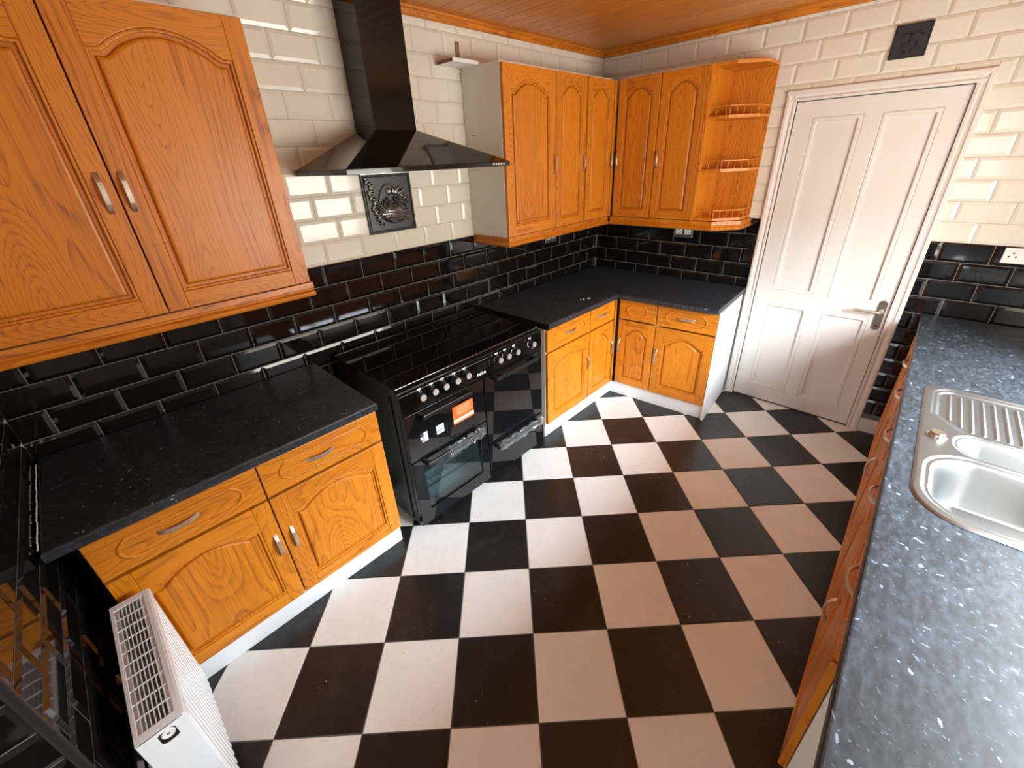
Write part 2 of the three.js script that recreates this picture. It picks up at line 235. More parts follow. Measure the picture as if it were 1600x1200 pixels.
// floor tiles on a diagonal grid
{
  const S = 0.305638, th = 0.7896, ox = 0.765437, oz = 0.997333, c = Math.cos(th) * S, s = Math.sin(th) * S;
  const clip = (poly, ax, v, keepLess) => { const out = []; for (let i = 0; i < poly.length; i++) { const a = poly[i], b = poly[(i + 1) % poly.length], da = keepLess ? v - a[ax] : a[ax] - v, db = keepLess ? v - b[ax] : b[ax] - v; if (da >= 0) out.push(a); if ((da >= 0) !== (db >= 0)) { const t = da / (da - db); out.push([a[0] + (b[0] - a[0]) * t, a[1] + (b[1] - a[1]) * t]); } } return out; };
  for (let i = -16; i < 14; i++) for (let j = -8; j < 20; j++) {
    const g = 0.006, pt = (a, b) => [ox + c * (a + b), oz + s * (b - a)];
    let poly = [pt(i + g, j + g), pt(i + 1 - g, j + g), pt(i + 1 - g, j + 1 - g), pt(i + g, j + 1 - g)];
    const far = Math.max(...poly.map(p => p[1])); const limit = Math.min(...poly.map(p => p[1])) > ZD ? ZBACK - 0.03 : ZBACK - 0.03;
    poly = clip(clip(clip(clip(poly, 0, -0.004, false), 0, XW - 0.004, true), 1, -0.004, false), 1, limit, true);
    if (poly.length < 3 || far < 0) continue;
    let area = 0; for (let k = 0; k < poly.length; k++) { const a = poly[k], b = poly[(k + 1) % poly.length]; area += a[0] * b[1] - a[1] * b[0]; } if (Math.abs(area) < 0.0006) continue;
    if (area > 0) poly.reverse();
    // prism with a fine chamfer
    const cx = poly.reduce((t, p) => t + p[0], 0) / poly.length, cz = poly.reduce((t, p) => t + p[1], 0) / poly.length;
    const inn = poly.map(([x, z]) => { const d = Math.hypot(x - cx, z - cz); const k = Math.max(0, 1 - 0.0022 / d); return [cx + (x - cx) * k, cz + (z - cz) * k]; });
    const P = [], uv = [], du = rr(0, 20), dv = rr(0, 20); const pushV = (x, y, z) => { P.push(x, y, z); uv.push(x + du, z + dv); };
    for (let k = 1; k < inn.length - 1; k++) for (const q of [inn[0], inn[k], inn[k + 1]]) pushV(q[0], 0, q[1]);
    for (let k = 0; k < poly.length; k++) { const e = (k + 1) % poly.length, A = poly[k], B = poly[e], C = inn[e], D = inn[k]; for (const [q, y] of [[A, -0.001], [B, -0.001], [C, 0], [A, -0.001], [C, 0], [D, 0], [A, -0.004], [B, -0.004], [B, -0.001], [A, -0.004], [B, -0.001], [A, -0.001]]) pushV(q[0], y, q[1]); }
    const geo = new THREE.BufferGeometry(); geo.setAttribute('position', new THREE.Float32BufferAttribute(P, 3)); geo.setAttribute('uv', new THREE.Float32BufferAttribute(uv, 2)); geo.computeVertexNormals();
    mesh('tile', geo, (i + j) % 2 === 0 ? M.floorBlack : M.floorWhite, floor);
  }
}

// ceiling boards, running away from the long wall, and the wooden coving round the edge
for (let z = 0.0, k = 0; z < 3.7; z += 0.094, k++) { const g = boxUV(box(0.001, XW - 0.001, CEIL, CEIL + 0.012, z + 0.0006, z + 0.0934, 0.0028, 1), 'x', rr(0, 5), rr(0, 9)); mesh('plank', g, M.pine, ceiling); }
mesh('plank_field', boxUV(box(0.001, XW - 0.001, CEIL + 0.002, CEIL + 0.012, 3.76, ZBACK - 0.02), 'x'), M.pine, ceiling);
const cove = (len) => extrude([[0, 0], [0, -0.036], [0.008, -0.036], [0.014, -0.028], [0.018, -0.014], [0.028, -0.008], [0.03, 0]], 0, len);
{ const a = cove(ZD); a.translate(0.001, CEIL, 0); struct('trim_1', boxUV(a, 'z'), M.oak, 'wooden coving strip between ceiling and long tiled wall');
  const b = cove(XW - 0.03); b.rotateY(Math.PI / 2); b.scale(1, 1, -1); const bi = b.attributes; for (let i = 0; i < bi.position.count; i += 3) for (const at of [bi.position, bi.normal]) { const t = [at.getX(i + 1), at.getY(i + 1), at.getZ(i + 1)]; at.setXYZ(i + 1, at.getX(i + 2), at.getY(i + 2), at.getZ(i + 2)); at.setXYZ(i + 2, ...t); } b.computeVertexNormals(); b.translate(0.03, CEIL, 0.001); struct('trim_2', boxUV(b, 'x'), M.oak, 'wooden coving strip above the white door wall'); }

// window over the sink: frame, mullion, panes
{
  const w = struct('window_1', merge([box(XW + WIN.d - 0.07, XW + WIN.d, WIN.y0, WIN.y0 + 0.04, WIN.z0, WIN.z1), box(XW + WIN.d - 0.07, XW + WIN.d, WIN.y1 - 0.04, WIN.y1, WIN.z0, WIN.z1), box(XW + WIN.d - 0.07, XW + WIN.d, WIN.y0, WIN.y1, WIN.z0, WIN.z0 + 0.04), box(XW + WIN.d - 0.07, XW + WIN.d, WIN.y0, WIN.y1, WIN.z1 - 0.04, WIN.z1)]), M.white);
  const mz = (WIN.z0 + WIN.z1) / 2; mesh('mullion', box(XW + WIN.d - 0.065, XW + WIN.d - 0.005, WIN.y0 + 0.04, WIN.y1 - 0.04, mz - 0.03, mz + 0.03), M.white, w);
  mesh('pane', box(XW + WIN.d - 0.04, XW + WIN.d - 0.036, WIN.y0 + 0.04, WIN.y1 - 0.04, WIN.z0 + 0.04, mz - 0.03), M.pane, w);
  mesh('pane', box(XW + WIN.d - 0.04, XW + WIN.d - 0.036, WIN.y0 + 0.04, WIN.y1 - 0.04, mz + 0.03, WIN.z1 - 0.04), M.pane, w);
}

{ const w = struct('window_2', merge([box(WB.x0, WB.x1, WB.y0, WB.y0 + 0.04, WB.z, WB.z + 0.05), box(WB.x0, WB.x1, WB.y1 - 0.04, WB.y1, WB.z, WB.z + 0.05), box(WB.x0, WB.x0 + 0.04, WB.y0, WB.y1, WB.z, WB.z + 0.05), box(WB.x1 - 0.04, WB.x1, WB.y0, WB.y1, WB.z, WB.z + 0.05)]), M.white);
  mesh('pane', box(WB.x0 + 0.04, WB.x1 - 0.04, WB.y0 + 0.04, WB.y1 - 0.04, WB.z + 0.02, WB.z + 0.024), M.pane, w); }

// white panelled door, its frame and handle
{
  const D = DOOR, holes = [[1.45, 1.69, 0.86, 1.885], [1.772, 2.012, 0.86, 1.885], [1.452, 1.69, 0.115, 0.765], [1.772, 2.012, 0.115, 0.765]];
  const door = struct('door_1', extrude(rectPts(D.x0, D.x1, 0.008, D.top), -0.044, -0.004, 0.003, holes.map(([a, b, c, d]) => rectPts(a, b, c, d).reverse())), M.gloss, 'white four-panel internal door');
  for (const [a, b, c, d] of holes) {
    mesh('panel', merge([box(a - 0.01, b + 0.01, c - 0.01, d + 0.01, -0.036, -0.016), extrude(rectPts(a, b, c, d), -0.018, -0.003, 0.005, [rectPts(a + 0.022, b - 0.022, c + 0.022, d - 0.022).reverse()], 3)]), M.gloss, door);
  }
  const plate = []; for (let k = 0; k <= 16; k++) { const a = Math.PI * k / 16; plate.push([2.058 + 0.02 * Math.cos(a), 0.868 + 0.02 * Math.sin(a)]); } for (let k = 0; k <= 16; k++) { const a = Math.PI + Math.PI * k / 16; plate.push([2.058 + 0.02 * Math.cos(a), 0.722 + 0.02 * Math.sin(a)]); }
  const h = mesh('handle', extrude(plate, -0.003, 0.004, 0.0015), M.bronze, door); h.userData.label = 'brushed nickel lever handle on a long backplate';
  const lever = new THREE.TubeGeometry(new THREE.CatmullRomCurve3([[2.058, 0.822, 0], [2.058, 0.822, 0.035], [2.05, 0.822, 0.046], [2.0, 0.822, 0.048], [1.935, 0.822, 0.047]].map(p => new THREE.Vector3(...p))), 30, 0.0085, 12);
  mesh('lever', merge([lever, new THREE.SphereGeometry(0.0085, 12, 8).translate(1.935, 0.822, 0.047), cyl(0.015, 0.015, 0.012).rotateX(Math.PI / 2).translate(2.058, 0.822, 0.008)]), M.nickel, h);
  mesh('thumb_turn', box(2.05, 2.066, 0.725, 0.735, 0.004, 0.008, 0.002), M.pewter, h);
  const arch = (w) => [[0, 0], [w, 0], [w, 0.012], [w - 0.006, 0.018], [w - 0.02, 0.018], [w - 0.026, 0.012], [0.02, 0.008], [0.012, 0.014], [0, 0.012]];
  const prof = arch(0.058);   // u from the door opening outward, v = depth
  const mk = (len) => { const g = extrude(prof.map(([u, v]) => [u, v]), 0, len); return g; };
  const L = mk(D.otop - 0.0); L.rotateX(-Math.PI / 2); L.scale(-1, 1, -1); L.translate(D.x0 - 0.003, 0, 0); L.computeVertexNormals();
  const Rr = mk(D.otop - 0.0); Rr.rotateX(-Math.PI / 2); Rr.scale(1, 1, -1); Rr.translate(D.x1 + 0.003, 0, 0);
  flip(Rr); flipNone(L);
  const Tt = mk(D.ox1 - D.ox0 - 0.004); Tt.applyMatrix4(new THREE.Matrix4().makeBasis(new THREE.Vector3(0, 1, 0), new THREE.Vector3(0, 0, 1), new THREE.Vector3(1, 0, 0))); Tt.translate(D.ox0 + 0.002, D.top + 0.003, 0.0006);
  struct('trim_3', merge([L, Rr, Tt]), M.gloss, 'white moulded architrave round the door');
  struct('baseboard_far', box(D.ox1 + 0.001, 2.262, 0, 0.096, -0.0045, 0.014, 0.004), M.gloss, 'short white skirting between door frame and sink units');
}
function flip(g) { const n = g.index ? g.toNonIndexed() : g; void n; const p = g.attributes.position; for (let i = 0; i < p.count; i += 3) { const t = [p.getX(i + 1), p.getY(i + 1), p.getZ(i + 1)]; p.setXYZ(i + 1, p.getX(i + 2), p.getY(i + 2), p.getZ(i + 2)); p.setXYZ(i + 2, ...t); } g.computeVertexNormals(); }
function flipNone() {}

// ------------------------------------------------------------------ cabinet doors, drawers, handles
function handleGeo(L = 0.116, W = 0.014, H = 0.023) {
  const N = 22, out = [], inn = []; for (let k = 0; k <= N; k++) { const t = -1 + 2 * k / N, y = t * L / 2, z = H * (1 - t * t * t * t * 0.35 - t * t * 0.65); out.push([y, Math.max(z, 0.0)]); }
  for (let k = N; k >= 0; k--) { const t = -1 + 2 * k / N, y = t * (L / 2 - 0.009), z = (H - 0.0055) * (1 - t * t * 0.75 - t * t * t * t * 0.25); inn.push([y, Math.max(z, -0.0005)]); }
  const g = extrude([...out, ...inn], -W / 2, W / 2, 0.0012, [], 1);       // x=y_local, y=z_local
  const m = new THREE.Matrix4().makeBasis(new THREE.Vector3(0, 1, 0), new THREE.Vector3(0, 0, 1), new THREE.Vector3(1, 0, 0)); g.applyMatrix4(m);
  const ribs = []; for (let k = -7; k <= 7; k++) { const t = k / 7 * 0.5, z = H * (1 - t ** 4 * 0.35 - t * t * 0.65); ribs.push(box(-W / 2 + 0.001, W / 2 - 0.001, t * L / 2 - 0.0011, t * L / 2 + 0.0011, z - 0.001, z + 0.0009)); }
  return merge([g, ...ribs]);
}
const HANDLE = handleGeo();
function handle(parent, x, y, z, horizontal = false) { const m = mesh('handle', HANDLE, M.nickel, parent); m.position.set(x, y, z); if (horizontal) m.rotation.z = Math.PI / 2; m.userData.label = 'bowed brushed nickel handle'; return m; }

function archPts(x0, x1, ys, h, n = 30) {       // left to right along the arched edge
  const c = (x0 + x1) / 2, a = (x1 - x0) / 2, pts = [];
  for (let k = 0; k <= n; k++) { const t = -1 + 2 * k / n, s = Math.abs(t) / 0.86; let y; if (s >= 1) y = 0; else if (s < 0.7) y = h * (1 - 0.5 * (s / 0.7) ** 2); else y = 0.5 * h * (1 - sstep(0, 1, (s - 0.7) / 0.3) * 0.6 - 0.4 * (s - 0.7) / 0.3); pts.push([c + a * t, ys + y]); }
  return pts;
}
// a raised-panel door in local x (right), y (up), z (out of the front); x0..x1, y0..y1
function panelDoor(parent, x0, x1, y0, y1, { arch = 0.055, name = 'door', sw = 0.058, handleAt } = {}) {
  const d = part(name, parent), z0 = 0.002, z1 = 0.022, w = x1 - x0; if (w < 0.34) { sw = 0.05; }
  const hx0 = x0 + sw, hx1 = x1 - sw, hy0 = y0 + sw, ys = y1 - sw - arch;
  const piece = (nm, pts, along) => mesh(nm, boxUV(extrude(pts, z0, z1, 0.0022), along, rr(0, 6), rr(0, 6)), M.oak, d);
  piece('stile', rectPts(x0, hx0 - 0.0002, y0, y1), 'y'); piece('stile', rectPts(hx1 + 0.0002, x1, y0, y1), 'y');
  piece('rail', rectPts(hx0, hx1, y0, hy0), 'x');
  piece('rail', [[hx1, y1], [hx0, y1], ...archPts(hx0, hx1, ys, arch)], 'x');
  const outline = (i) => [[hx0 + i, hy0 + i], [hx1 - i, hy0 + i], ...archPts(hx0 + i, hx1 - i, ys - i, arch).reverse()];
  const ring = extrude(outline(0.0), 0.006, 0.0185, 0.0028, [outline(0.009).reverse()], 2);
  mesh('bead', boxUV(ring, 'y', rr(0, 6), rr(0, 6)), M.oak, d);
  const ins = w < 0.34 ? 0.026 : 0.032;
  const field = merge([box(hx0 - 0.004, hx1 + 0.004, hy0 - 0.004, y1 - 0.02, 0.003, 0.0085), extrude(outline(ins - 0.012), 0.006, 0.0185, 0.0095, [], 3)]);
  mesh('panel', boxUV(field, 'y', rr(0, 6), rr(0, 6)), M.oak, d);
  if (handleAt) handle(d, handleAt[0], handleAt[1], z1 - 0.0006);
  return d;
}
function drawerFront(parent, x0, x1, y0, y1, handleX) {
  const d = part('drawer', parent), z0 = 0.002, z1 = 0.022;
  mesh('front', boxUV(extrude(rectPts(x0, x1, y0, y1), z0, z1, 0.003), 'x', rr(0, 6), rr(0, 6)), M.oak, d);
  const oct = (i) => { const a = x0 + 0.058 + i, b = x1 - 0.058 - i, c = y0 + 0.03 + i, e = y1 - 0.03 - i, k = 0.03 - i * 0.4; return [[a + k, c], [b - k, c], [b - 0.006, c + k * 0.75], [b, (c + e) / 2], [b - 0.006, e - k * 0.75], [b - k, e], [a + k, e], [a + 0.006, e - k * 0.75], [a, (c + e) / 2], [a + 0.006, c + k * 0.75]]; };
  mesh('bead', boxUV(extrude(oct(0), z1 - 0.003, z1 + 0.0045, 0.003, [oct(0.0085).reverse()], 2), 'x', rr(0, 6), rr(0, 6)), M.oak, d);
  if (handleX !== null && handleX !== undefined) handle(d, handleX, (y0 + y1) / 2 + 0.004, z1 - 0.0006, true);
  return d;
}
const Y = { kick: 0.0995, d0: 0.115, d1: 0.640, r0: 0.652, r1: 0.800, car: 0.811, wt0: 0.812, wt: 0.848 };
function baseUnit(label, pos, turn, w, depth, cols, { top = Y.car, side = M.melamine, group } = {}) {
  const t = thing('base_cabinet', label, 'cabinet', pos, turn, group);
  const C = 0.018; mesh('carcass', merge([box(0, C, 0.10, top, -depth, 0), box(w - C, w, 0.10, top, -depth, 0), box(C, w - C, 0.10, 0.118, -depth, 0), box(C, w - C, 0.118, top, -depth, -depth + 0.008), box(C, w - C, 0.79 + (top - Y.car), 0.805 + (top - Y.car), -0.08, 0)]), side, t);
  for (const c of cols) { panelDoor(t, c.x0, c.x1, Y.d0, Y.d1, { arch: c.arch ?? 0.05, handleAt: c.h ? [c.h, c.hy ?? 0.425] : null }); drawerFront(t, c.x0, c.x1, Y.r0, Y.r1, c.dh); }
  return t;
}
const Q = Math.PI / 2;
// left of the range: two doors under two drawers
baseUnit('two-door oak base cabinet with two drawers between range and radiator', [0.590, 0, 3.56], Q, 0.955, 0.57, [{ x0: 0.004, x1: 0.470, h: 0.448, dh: 0.22 }, { x0: 0.4745, x1: 0.953, h: 0.508, dh: 0.692 }]);
// right of the range
baseUnit('oak base cabinet with one door and drawer immediately right of the range', [0.590, 0, 1.437], Q, 0.469, 0.57, [{ x0: 0.003, x1: 0.466, h: 0.452, hy: 0.412, dh: 0.245 }]);
baseUnit('narrow oak base cabinet with handled drawer, left of the inner corner', [0.590, 0, 0.966], Q, 0.312, 0.57, [{ x0: 0.003, x1: 0.308, h: 0.292, hy: 0.43, dh: 0.155 }]);
const SK = 0.083;
const bUnit1 = baseUnit('narrow oak base cabinet in the corner, its drawer without a handle', [0.626, 0, 0.594], SK, 0.285, 0.50, [{ x0: 0.003, x1: 0.281, h: 0.02, hy: 0.435, dh: null }]); void bUnit1;
const bo = [0.626 + 0.287 * Math.cos(SK), 0, 0.594 - 0.287 * Math.sin(SK)];
const bUnit2 = baseUnit('oak base cabinet with white end panel beside the white door', bo, SK, 0.40, 0.50, [{ x0: 0.003, x1: 0.397, h: 0.024, hy: 0.415, dh: 0.2 }]);
mesh('end_panel', box(0.4005, 0.4165, 0.0, Y.car, -0.505, 0.021, 0.0015), M.whitePanel, bUnit2).userData.label = 'plain white end panel down to the floor';
single('corner_post', boxUV(extrude(rectPts(0.586, 0.612, 0, 0.70), 0, 0.02, 0.002).rotateX(0), 'y').translate(0, 0.11, 0.62), M.oak, 'slim oak filler post in the inner corner of base cabinets', 'filler post');

// sink run, facing the long wall
const CRUN = [[0.10, 0.34, null, null], [0.345, 0.725, null, 0.19], [0.73, 1.135, 0.34, 0.2], [1.14, 1.555, null, 0.2], [1.56, 1.955, null, 0.2], [1.96, 2.372, 0.028, 0.21]];
CRUN.forEach(([a, b, h, dh], i) => baseUnit(['oak sink-run cabinet nearest the white door', 'oak sink-run cabinet second from the white door', 'oak sink-run cabinet third from the white door', 'oak sink-run cabinet below the draining board', 'oak sink-run cabinet below the sink bowl', 'oak sink-run cabinet with pale end side, at the near end'][i], [2.266, 0, a], -Q, b - a, 0.56, [{ x0: 0.003, x1: b - a - 0.003, h, hy: 0.395, dh }], { top: i === 5 ? Y.car : 0.66, group: 'sink run cabinets' }));

// plinths
single('plinth', box(0.572, 0.587, 0, Y.kick, 2.604, 3.56, 0.002), M.whitePanel, 'long white plinth under the left base cabinet', 'plinth');
single('plinth', box(0.568, 0.583, 0, Y.kick, 0.585, 1.437, 0.001), M.whitePanel, 'white plinth under the cabinets right of the range', 'plinth');
{ const g = box(-0.0315, 0.694, 0, Y.kick, -0.017, -0.002, 0.001); g.rotateY(SK); g.translate(0.616, 0, 0.5965); single('plinth', g, M.whitePanel, 'white plinth under the corner cabinets by the door', 'plinth'); }
single('plinth', box(2.285, 2.30, 0, 0.099, 0.10, 2.36, 0.002), M.melamine, 'pale plinth under the sink-run cabinets', 'plinth');

// worktops
single('worktop', boxUV(planExtrude([[0.002, 2.602], [0.632, 2.602], [0.632, 3.617], [0.002, 3.617]], Y.wt0, Y.wt, 0.007), 'z'), M.laminate, 'black speckled worktop left of the range', 'worktop');
{
  const w = thing('worktop', 'black L-shaped corner worktop right of the range', 'worktop');
  const f = [1.322 - 0.004, 0.608]; mesh('top', boxUV(planExtrude([[0.002, 0.002], [1.292, 0.002], [f[0], f[1]], [0.642, 0.672], [0.632, 1.447], [0.002, 1.447]], Y.wt0, Y.wt, 0.007), 'z', 0.3, 0.2), M.laminate, w);
  const st = mesh('edge_strip', box(0.03, 0.634, Y.wt0 - 0.001, Y.wt + 0.002, 1.4475, 1.452, 0.001), M.blackSatin, w); st.userData.label = 'black end strip with screws';
  for (const x of [0.09, 0.31, 0.575]) mesh('screw', cyl(0.0035, 0.0035, 0.002, 12).rotateX(Q).translate(x, 0.832, 1.4525), M.chrome, w);
  const js = box(-0.004, 0.004, Y.wt0 - 0.0008, Y.wt + 0.0012, -0.012, 0.006, 0.001); js.rotateY(Q / 2); js.translate(0.641, 0, 0.672); mesh('joint_strip', js, M.blackSatin, w);
}
{
  const R = [[2.306, 1.052], [2.764, 1.94]], rc = (x0, x1, z0, z1, r) => { const p = []; const arc = (cx, cz, a0, rad) => { for (let k = 0; k <= 8; k++) { const a = a0 + Q * k / 8; p.push([cx + rad * Math.cos(a), cz + rad * Math.sin(a)]); } }; arc(x1 - r[1], z1 - r[1], 0, r[1]); arc(x0 + r[0], z1 - r[0], Q, r[0]); arc(x0 + r[2], z0 + r[2], 2 * Q, r[2]); arc(x1 - r[2], z0 + r[2], 3 * Q, r[2]); return p; };
  const hole = rc(R[0][0], R[1][0], R[0][1], R[1][1], [0.11, 0.11, 0.04]);
  single('worktop', boxUV(planExtrude([[2.235, 0.002], [2.858, 0.002], [2.858, 3.05], [2.235, 3.05]], Y.wt0, Y.wt, 0.007, [hole.reverse()]), 'z', 0.13, 0.41), M.laminate, 'long speckled worktop around the sink', 'worktop');
}

single('sealant_bead', merge(Array.from({ length: 14 }, (_, k) => new THREE.CylinderGeometry(0.002, 0.002, 0.034, 8).rotateZ(Q).translate(0.07 + k * 0.04 + rr(-0.004, 0.004), Y.wt + 0.0015, 3.6195 + rr(-0.001, 0.001)))), M.white, 'broken white sealant bead where left worktop meets black tiled wall', 'sealant');

{ const c = single('plaster_crumbs', merge([[0.50, 0.93], [0.512, 0.915], [0.505, 0.90], [0.53, 0.885], [0.522, 0.87], [0.535, 0.872]].map(([x, z]) => new THREE.IcosahedronGeometry(rr(0.0035, 0.006), 0).scale(1.3, 0.5, 0.9).translate(x, Y.wt + 0.0025, z))), M.white, 'few white plaster crumbs on the black corner worktop', 'crumbs'); c.userData.kind = 'stuff'; }

// ------------------------------------------------------------------ wall cabinets
function wallUnit(label, pos, turn, w, doors, { group } = {}) {
  const t = thing('wall_cabinet', label, 'cabinet', pos, turn, group);
  const C = 0.016; mesh('carcass', merge([box(0, C, 1.325, 2.196, -0.297, 0), box(w - C, w, 1.325, 2.196, -0.297, 0), box(C, w - C, 1.325, 1.341, -0.297, 0), box(C, w - C, 2.18, 2.196, -0.297, 0), box(C, w - C, 1.341, 2.18, -0.297, -0.289)]), M.melamine, t);
  for (const d of doors) panelDoor(t, d.x0, d.x1, 1.328, 2.186, { arch: d.arch ?? 0.055, handleAt: [d.h, 1.705] });
  return t;
}
const wl = wallUnit('large double-door oak wall cabinet over the left worktop', [0.30, 0, 3.615], Q, 0.992, [{ x0: 0.003, x1: 0.505, h: 0.475, arch: 0.06 }, { x0: 0.509, x1: 0.989, h: 0.531, arch: 0.06 }]); void wl;
const w1 = wallUnit('wide single-door oak wall cabinet with cream side next to the cooker hood', [0.30, 0, 1.432], Q, 0.447, [{ x0: 0.002, x1: 0.444, h: 0.43 }]);
wallUnit('narrow oak wall cabinet in the middle, right of the wide one', [0.30, 0, 0.984], Q, 0.316, [{ x0: 0.002, x1: 0.313, h: 0.29, arch: 0.045 }]);
wallUnit('narrow oak wall cabinet left of the inner corner', [0.30, 0, 0.656], Q, 0.308, [{ x0: 0.002, x1: 0.305, h: 0.292, arch: 0.045 }]);
wallUnit('narrow oak wall cabinet right of the inner corner', [0.346, 0, 0.310], 0, 0.300, [{ x0: 0.002, x1: 0.298, h: 0.022, arch: 0.045 }]);
wallUnit('narrow oak wall cabinet adjoining the open end shelves', [0.648, 0, 0.310], 0, 0.294, [{ x0: 0.002, x1: 0.292, h: 0.022, arch: 0.045 }]);
mesh('screw_hole', cyl(0.004, 0.004, 0.0012, 12).rotateZ(Q), M.darkHole, w1).position.set(-0.0003, 1.875, -0.23);
single('corner_post', boxUV(box(0.296, 0.326, 1.328, 2.186, 0.318, 0.346, 0.002), 'y'), M.oak, 'slim oak post in the inner corner of wall cabinets', 'filler post');
// pelmets: moulded strip, drawn as a swept profile along a plan path
function pelmet(path, label, y0 = 1.268, y1 = 1.3235) {
  const prof = [[0, 1], [0.004, 1], [0.006, 0.62], [0.0, 0.55], [0.002, 0.45], [0.010, 0.34], [0.013, 0.2], [0.010, 0.06], [0.004, 0], [-0.014, 0], [-0.014, 1]].map(([o, t]) => [o, y0 + (y1 - y0) * t]);
  const n = path.length, P = [], nrm = (a, b) => { const d = Math.hypot(b[0] - a[0], b[1] - a[1]); return [-(b[1] - a[1]) / d, (b[0] - a[0]) / d]; };
  const off = path.map((p, i) => { const a = i > 0 ? nrm(path[i - 1], p) : null, b = i < n - 1 ? nrm(p, path[i + 1]) : null; if (!a) return b; if (!b) return a; const m = [a[0] + b[0], a[1] + b[1]], k = 2 / (m[0] ** 2 + m[1] ** 2); return [m[0] * k, m[1] * k]; });
  const V = (i, j) => [path[i][0] + off[i][0] * prof[j][0], prof[j][1], path[i][1] + off[i][1] * prof[j][0]];
  const tri = (a, b, c) => P.push(...a, ...b, ...c);
  for (let i = 0; i < n - 1; i++) for (let j = 0; j < prof.length; j++) { const e = (j + 1) % prof.length; tri(V(i, j), V(i + 1, e), V(i, e)); tri(V(i, j), V(i + 1, j), V(i + 1, e)); }
  const cap = (i, f) => { const t = THREE.ShapeUtils.triangulateShape(prof.map(([x, y]) => new THREE.Vector2(x, y)), []); for (const [a, b, c] of t) f ? tri(V(i, a), V(i, b), V(i, c)) : tri(V(i, a), V(i, c), V(i, b)); }; cap(0, true); cap(n - 1, false);
  const g = new THREE.BufferGeometry(); g.setAttribute('position', new THREE.Float32BufferAttribute(P, 3)); g.computeVertexNormals();
  return single('pelmet', boxUV(g, 'z', rr(0, 5), rr(0, 5)), M.oak, label, 'pelmet');
}
pelmet([[0.318, 2.618], [0.318, 3.617]].reverse(), 'moulded oak pelmet under the large left wall cabinet');
pelmet([[0.004, 1.424], [0.312, 1.424], [0.312, 0.336]], 'moulded oak pelmet under the wall cabinets next to the hood');
const SH = [[0.944, 0.31], [1.082, 0.31], [1.212, 0.188], [1.218, 0.004]];
pelmet([[0.326, 0.322], [1.086, 0.322], [1.222, 0.194], [1.226, 0.004]], 'moulded oak pelmet under corner cabinet and end shelves');

// open end shelves with little galleries
{
  const t = thing('end_shelf_unit', 'open oak end shelf unit with three galleried shelves beside the door', 'shelf unit');
  mesh('side_panel', boxUV(box(0.9425, 0.960, 1.325, 2.19, 0.004, 0.331, 0.001), 'y'), M.oak, t);
  mesh('back_panel', boxUV(box(0.960, 1.216, 1.325, 2.19, 0.003, 0.011), 'y', 0.1, 0.3), M.oak, t);
  const poly = [[0.960, 0.011], ...SH.slice(1).map((p, i) => i === 2 ? [1.216, 0.011] : p)]; poly.splice(1, 0, [0.960, 0.31]);
  const levels = [1.326, 1.617, 1.907, 2.172];
  levels.forEach((y, i) => {
    mesh('shelf', boxUV(planExtrude(poly, y, y + 0.018, 0.002), 'x', rr(0, 3), rr(0, 3)), M.oak, t);
    if (i === 3) return;
    const path = [[0.968, 0.298], [1.078, 0.298], [1.200, 0.184], [1.205, 0.02]], seg = [2, 4, 2], sp = [], rail = [];
    for (let k = 0; k < 3; k++) { const [a, b] = [path[k], path[k + 1]]; for (let q = 0; q < seg[k]; q++) { const f = (q + (k ? 0 : 0.6)) / seg[k], x = mix(a[0], b[0], f), z = mix(a[1], b[1], f); sp.push(cyl(0.0022, 0.0022, 0.044, 8).translate(x, y + 0.04, z), new THREE.SphereGeometry(0.0038, 8, 6).translate(x, y + 0.04, z)); }
      const L = Math.hypot(b[0] - a[0], b[1] - a[1]); rail.push(box(-L / 2 - 0.002, L / 2 + 0.002, -0.003, 0.003, -0.0045, 0.0045, 0.0015, 1).rotateY(-Math.atan2(b[1] - a[1], b[0] - a[0])).translate((a[0] + b[0]) / 2, y + 0.064, (a[1] + b[1]) / 2)); }
    mesh('gallery_rail', boxUV(merge(rail), 'x'), M.oak, t); mesh('spindles', boxUV(merge(sp), 'y'), M.oak, t);
  });
}
// loose white board lying on top of the wall cabinet, and the brown conduit on the wall above it
{ const b = thing('loose_board', 'loose white-edged board lying on top of the wall cabinet, overhanging its side', 'board'); mesh('board', box(0.02, 0.15, 2.1965, 2.214, 1.285, 1.606, 0.0008), M.white, b); mesh('cut_end', box(0.021, 0.149, 2.1975, 2.213, 1.6055, 1.6068), M.chipboard, b).userData.label = 'raw brown cut end'; }
{ const c = thing('cable_conduit', 'two thin brown conduit strips on white tiles above the loose board', 'conduit'); for (const z of [1.452, 1.436]) mesh('strip', box(0.0005, 0.008, 2.196, 2.318, z - 0.004, z + 0.004, 0.001), M.brownTrunk, c); }

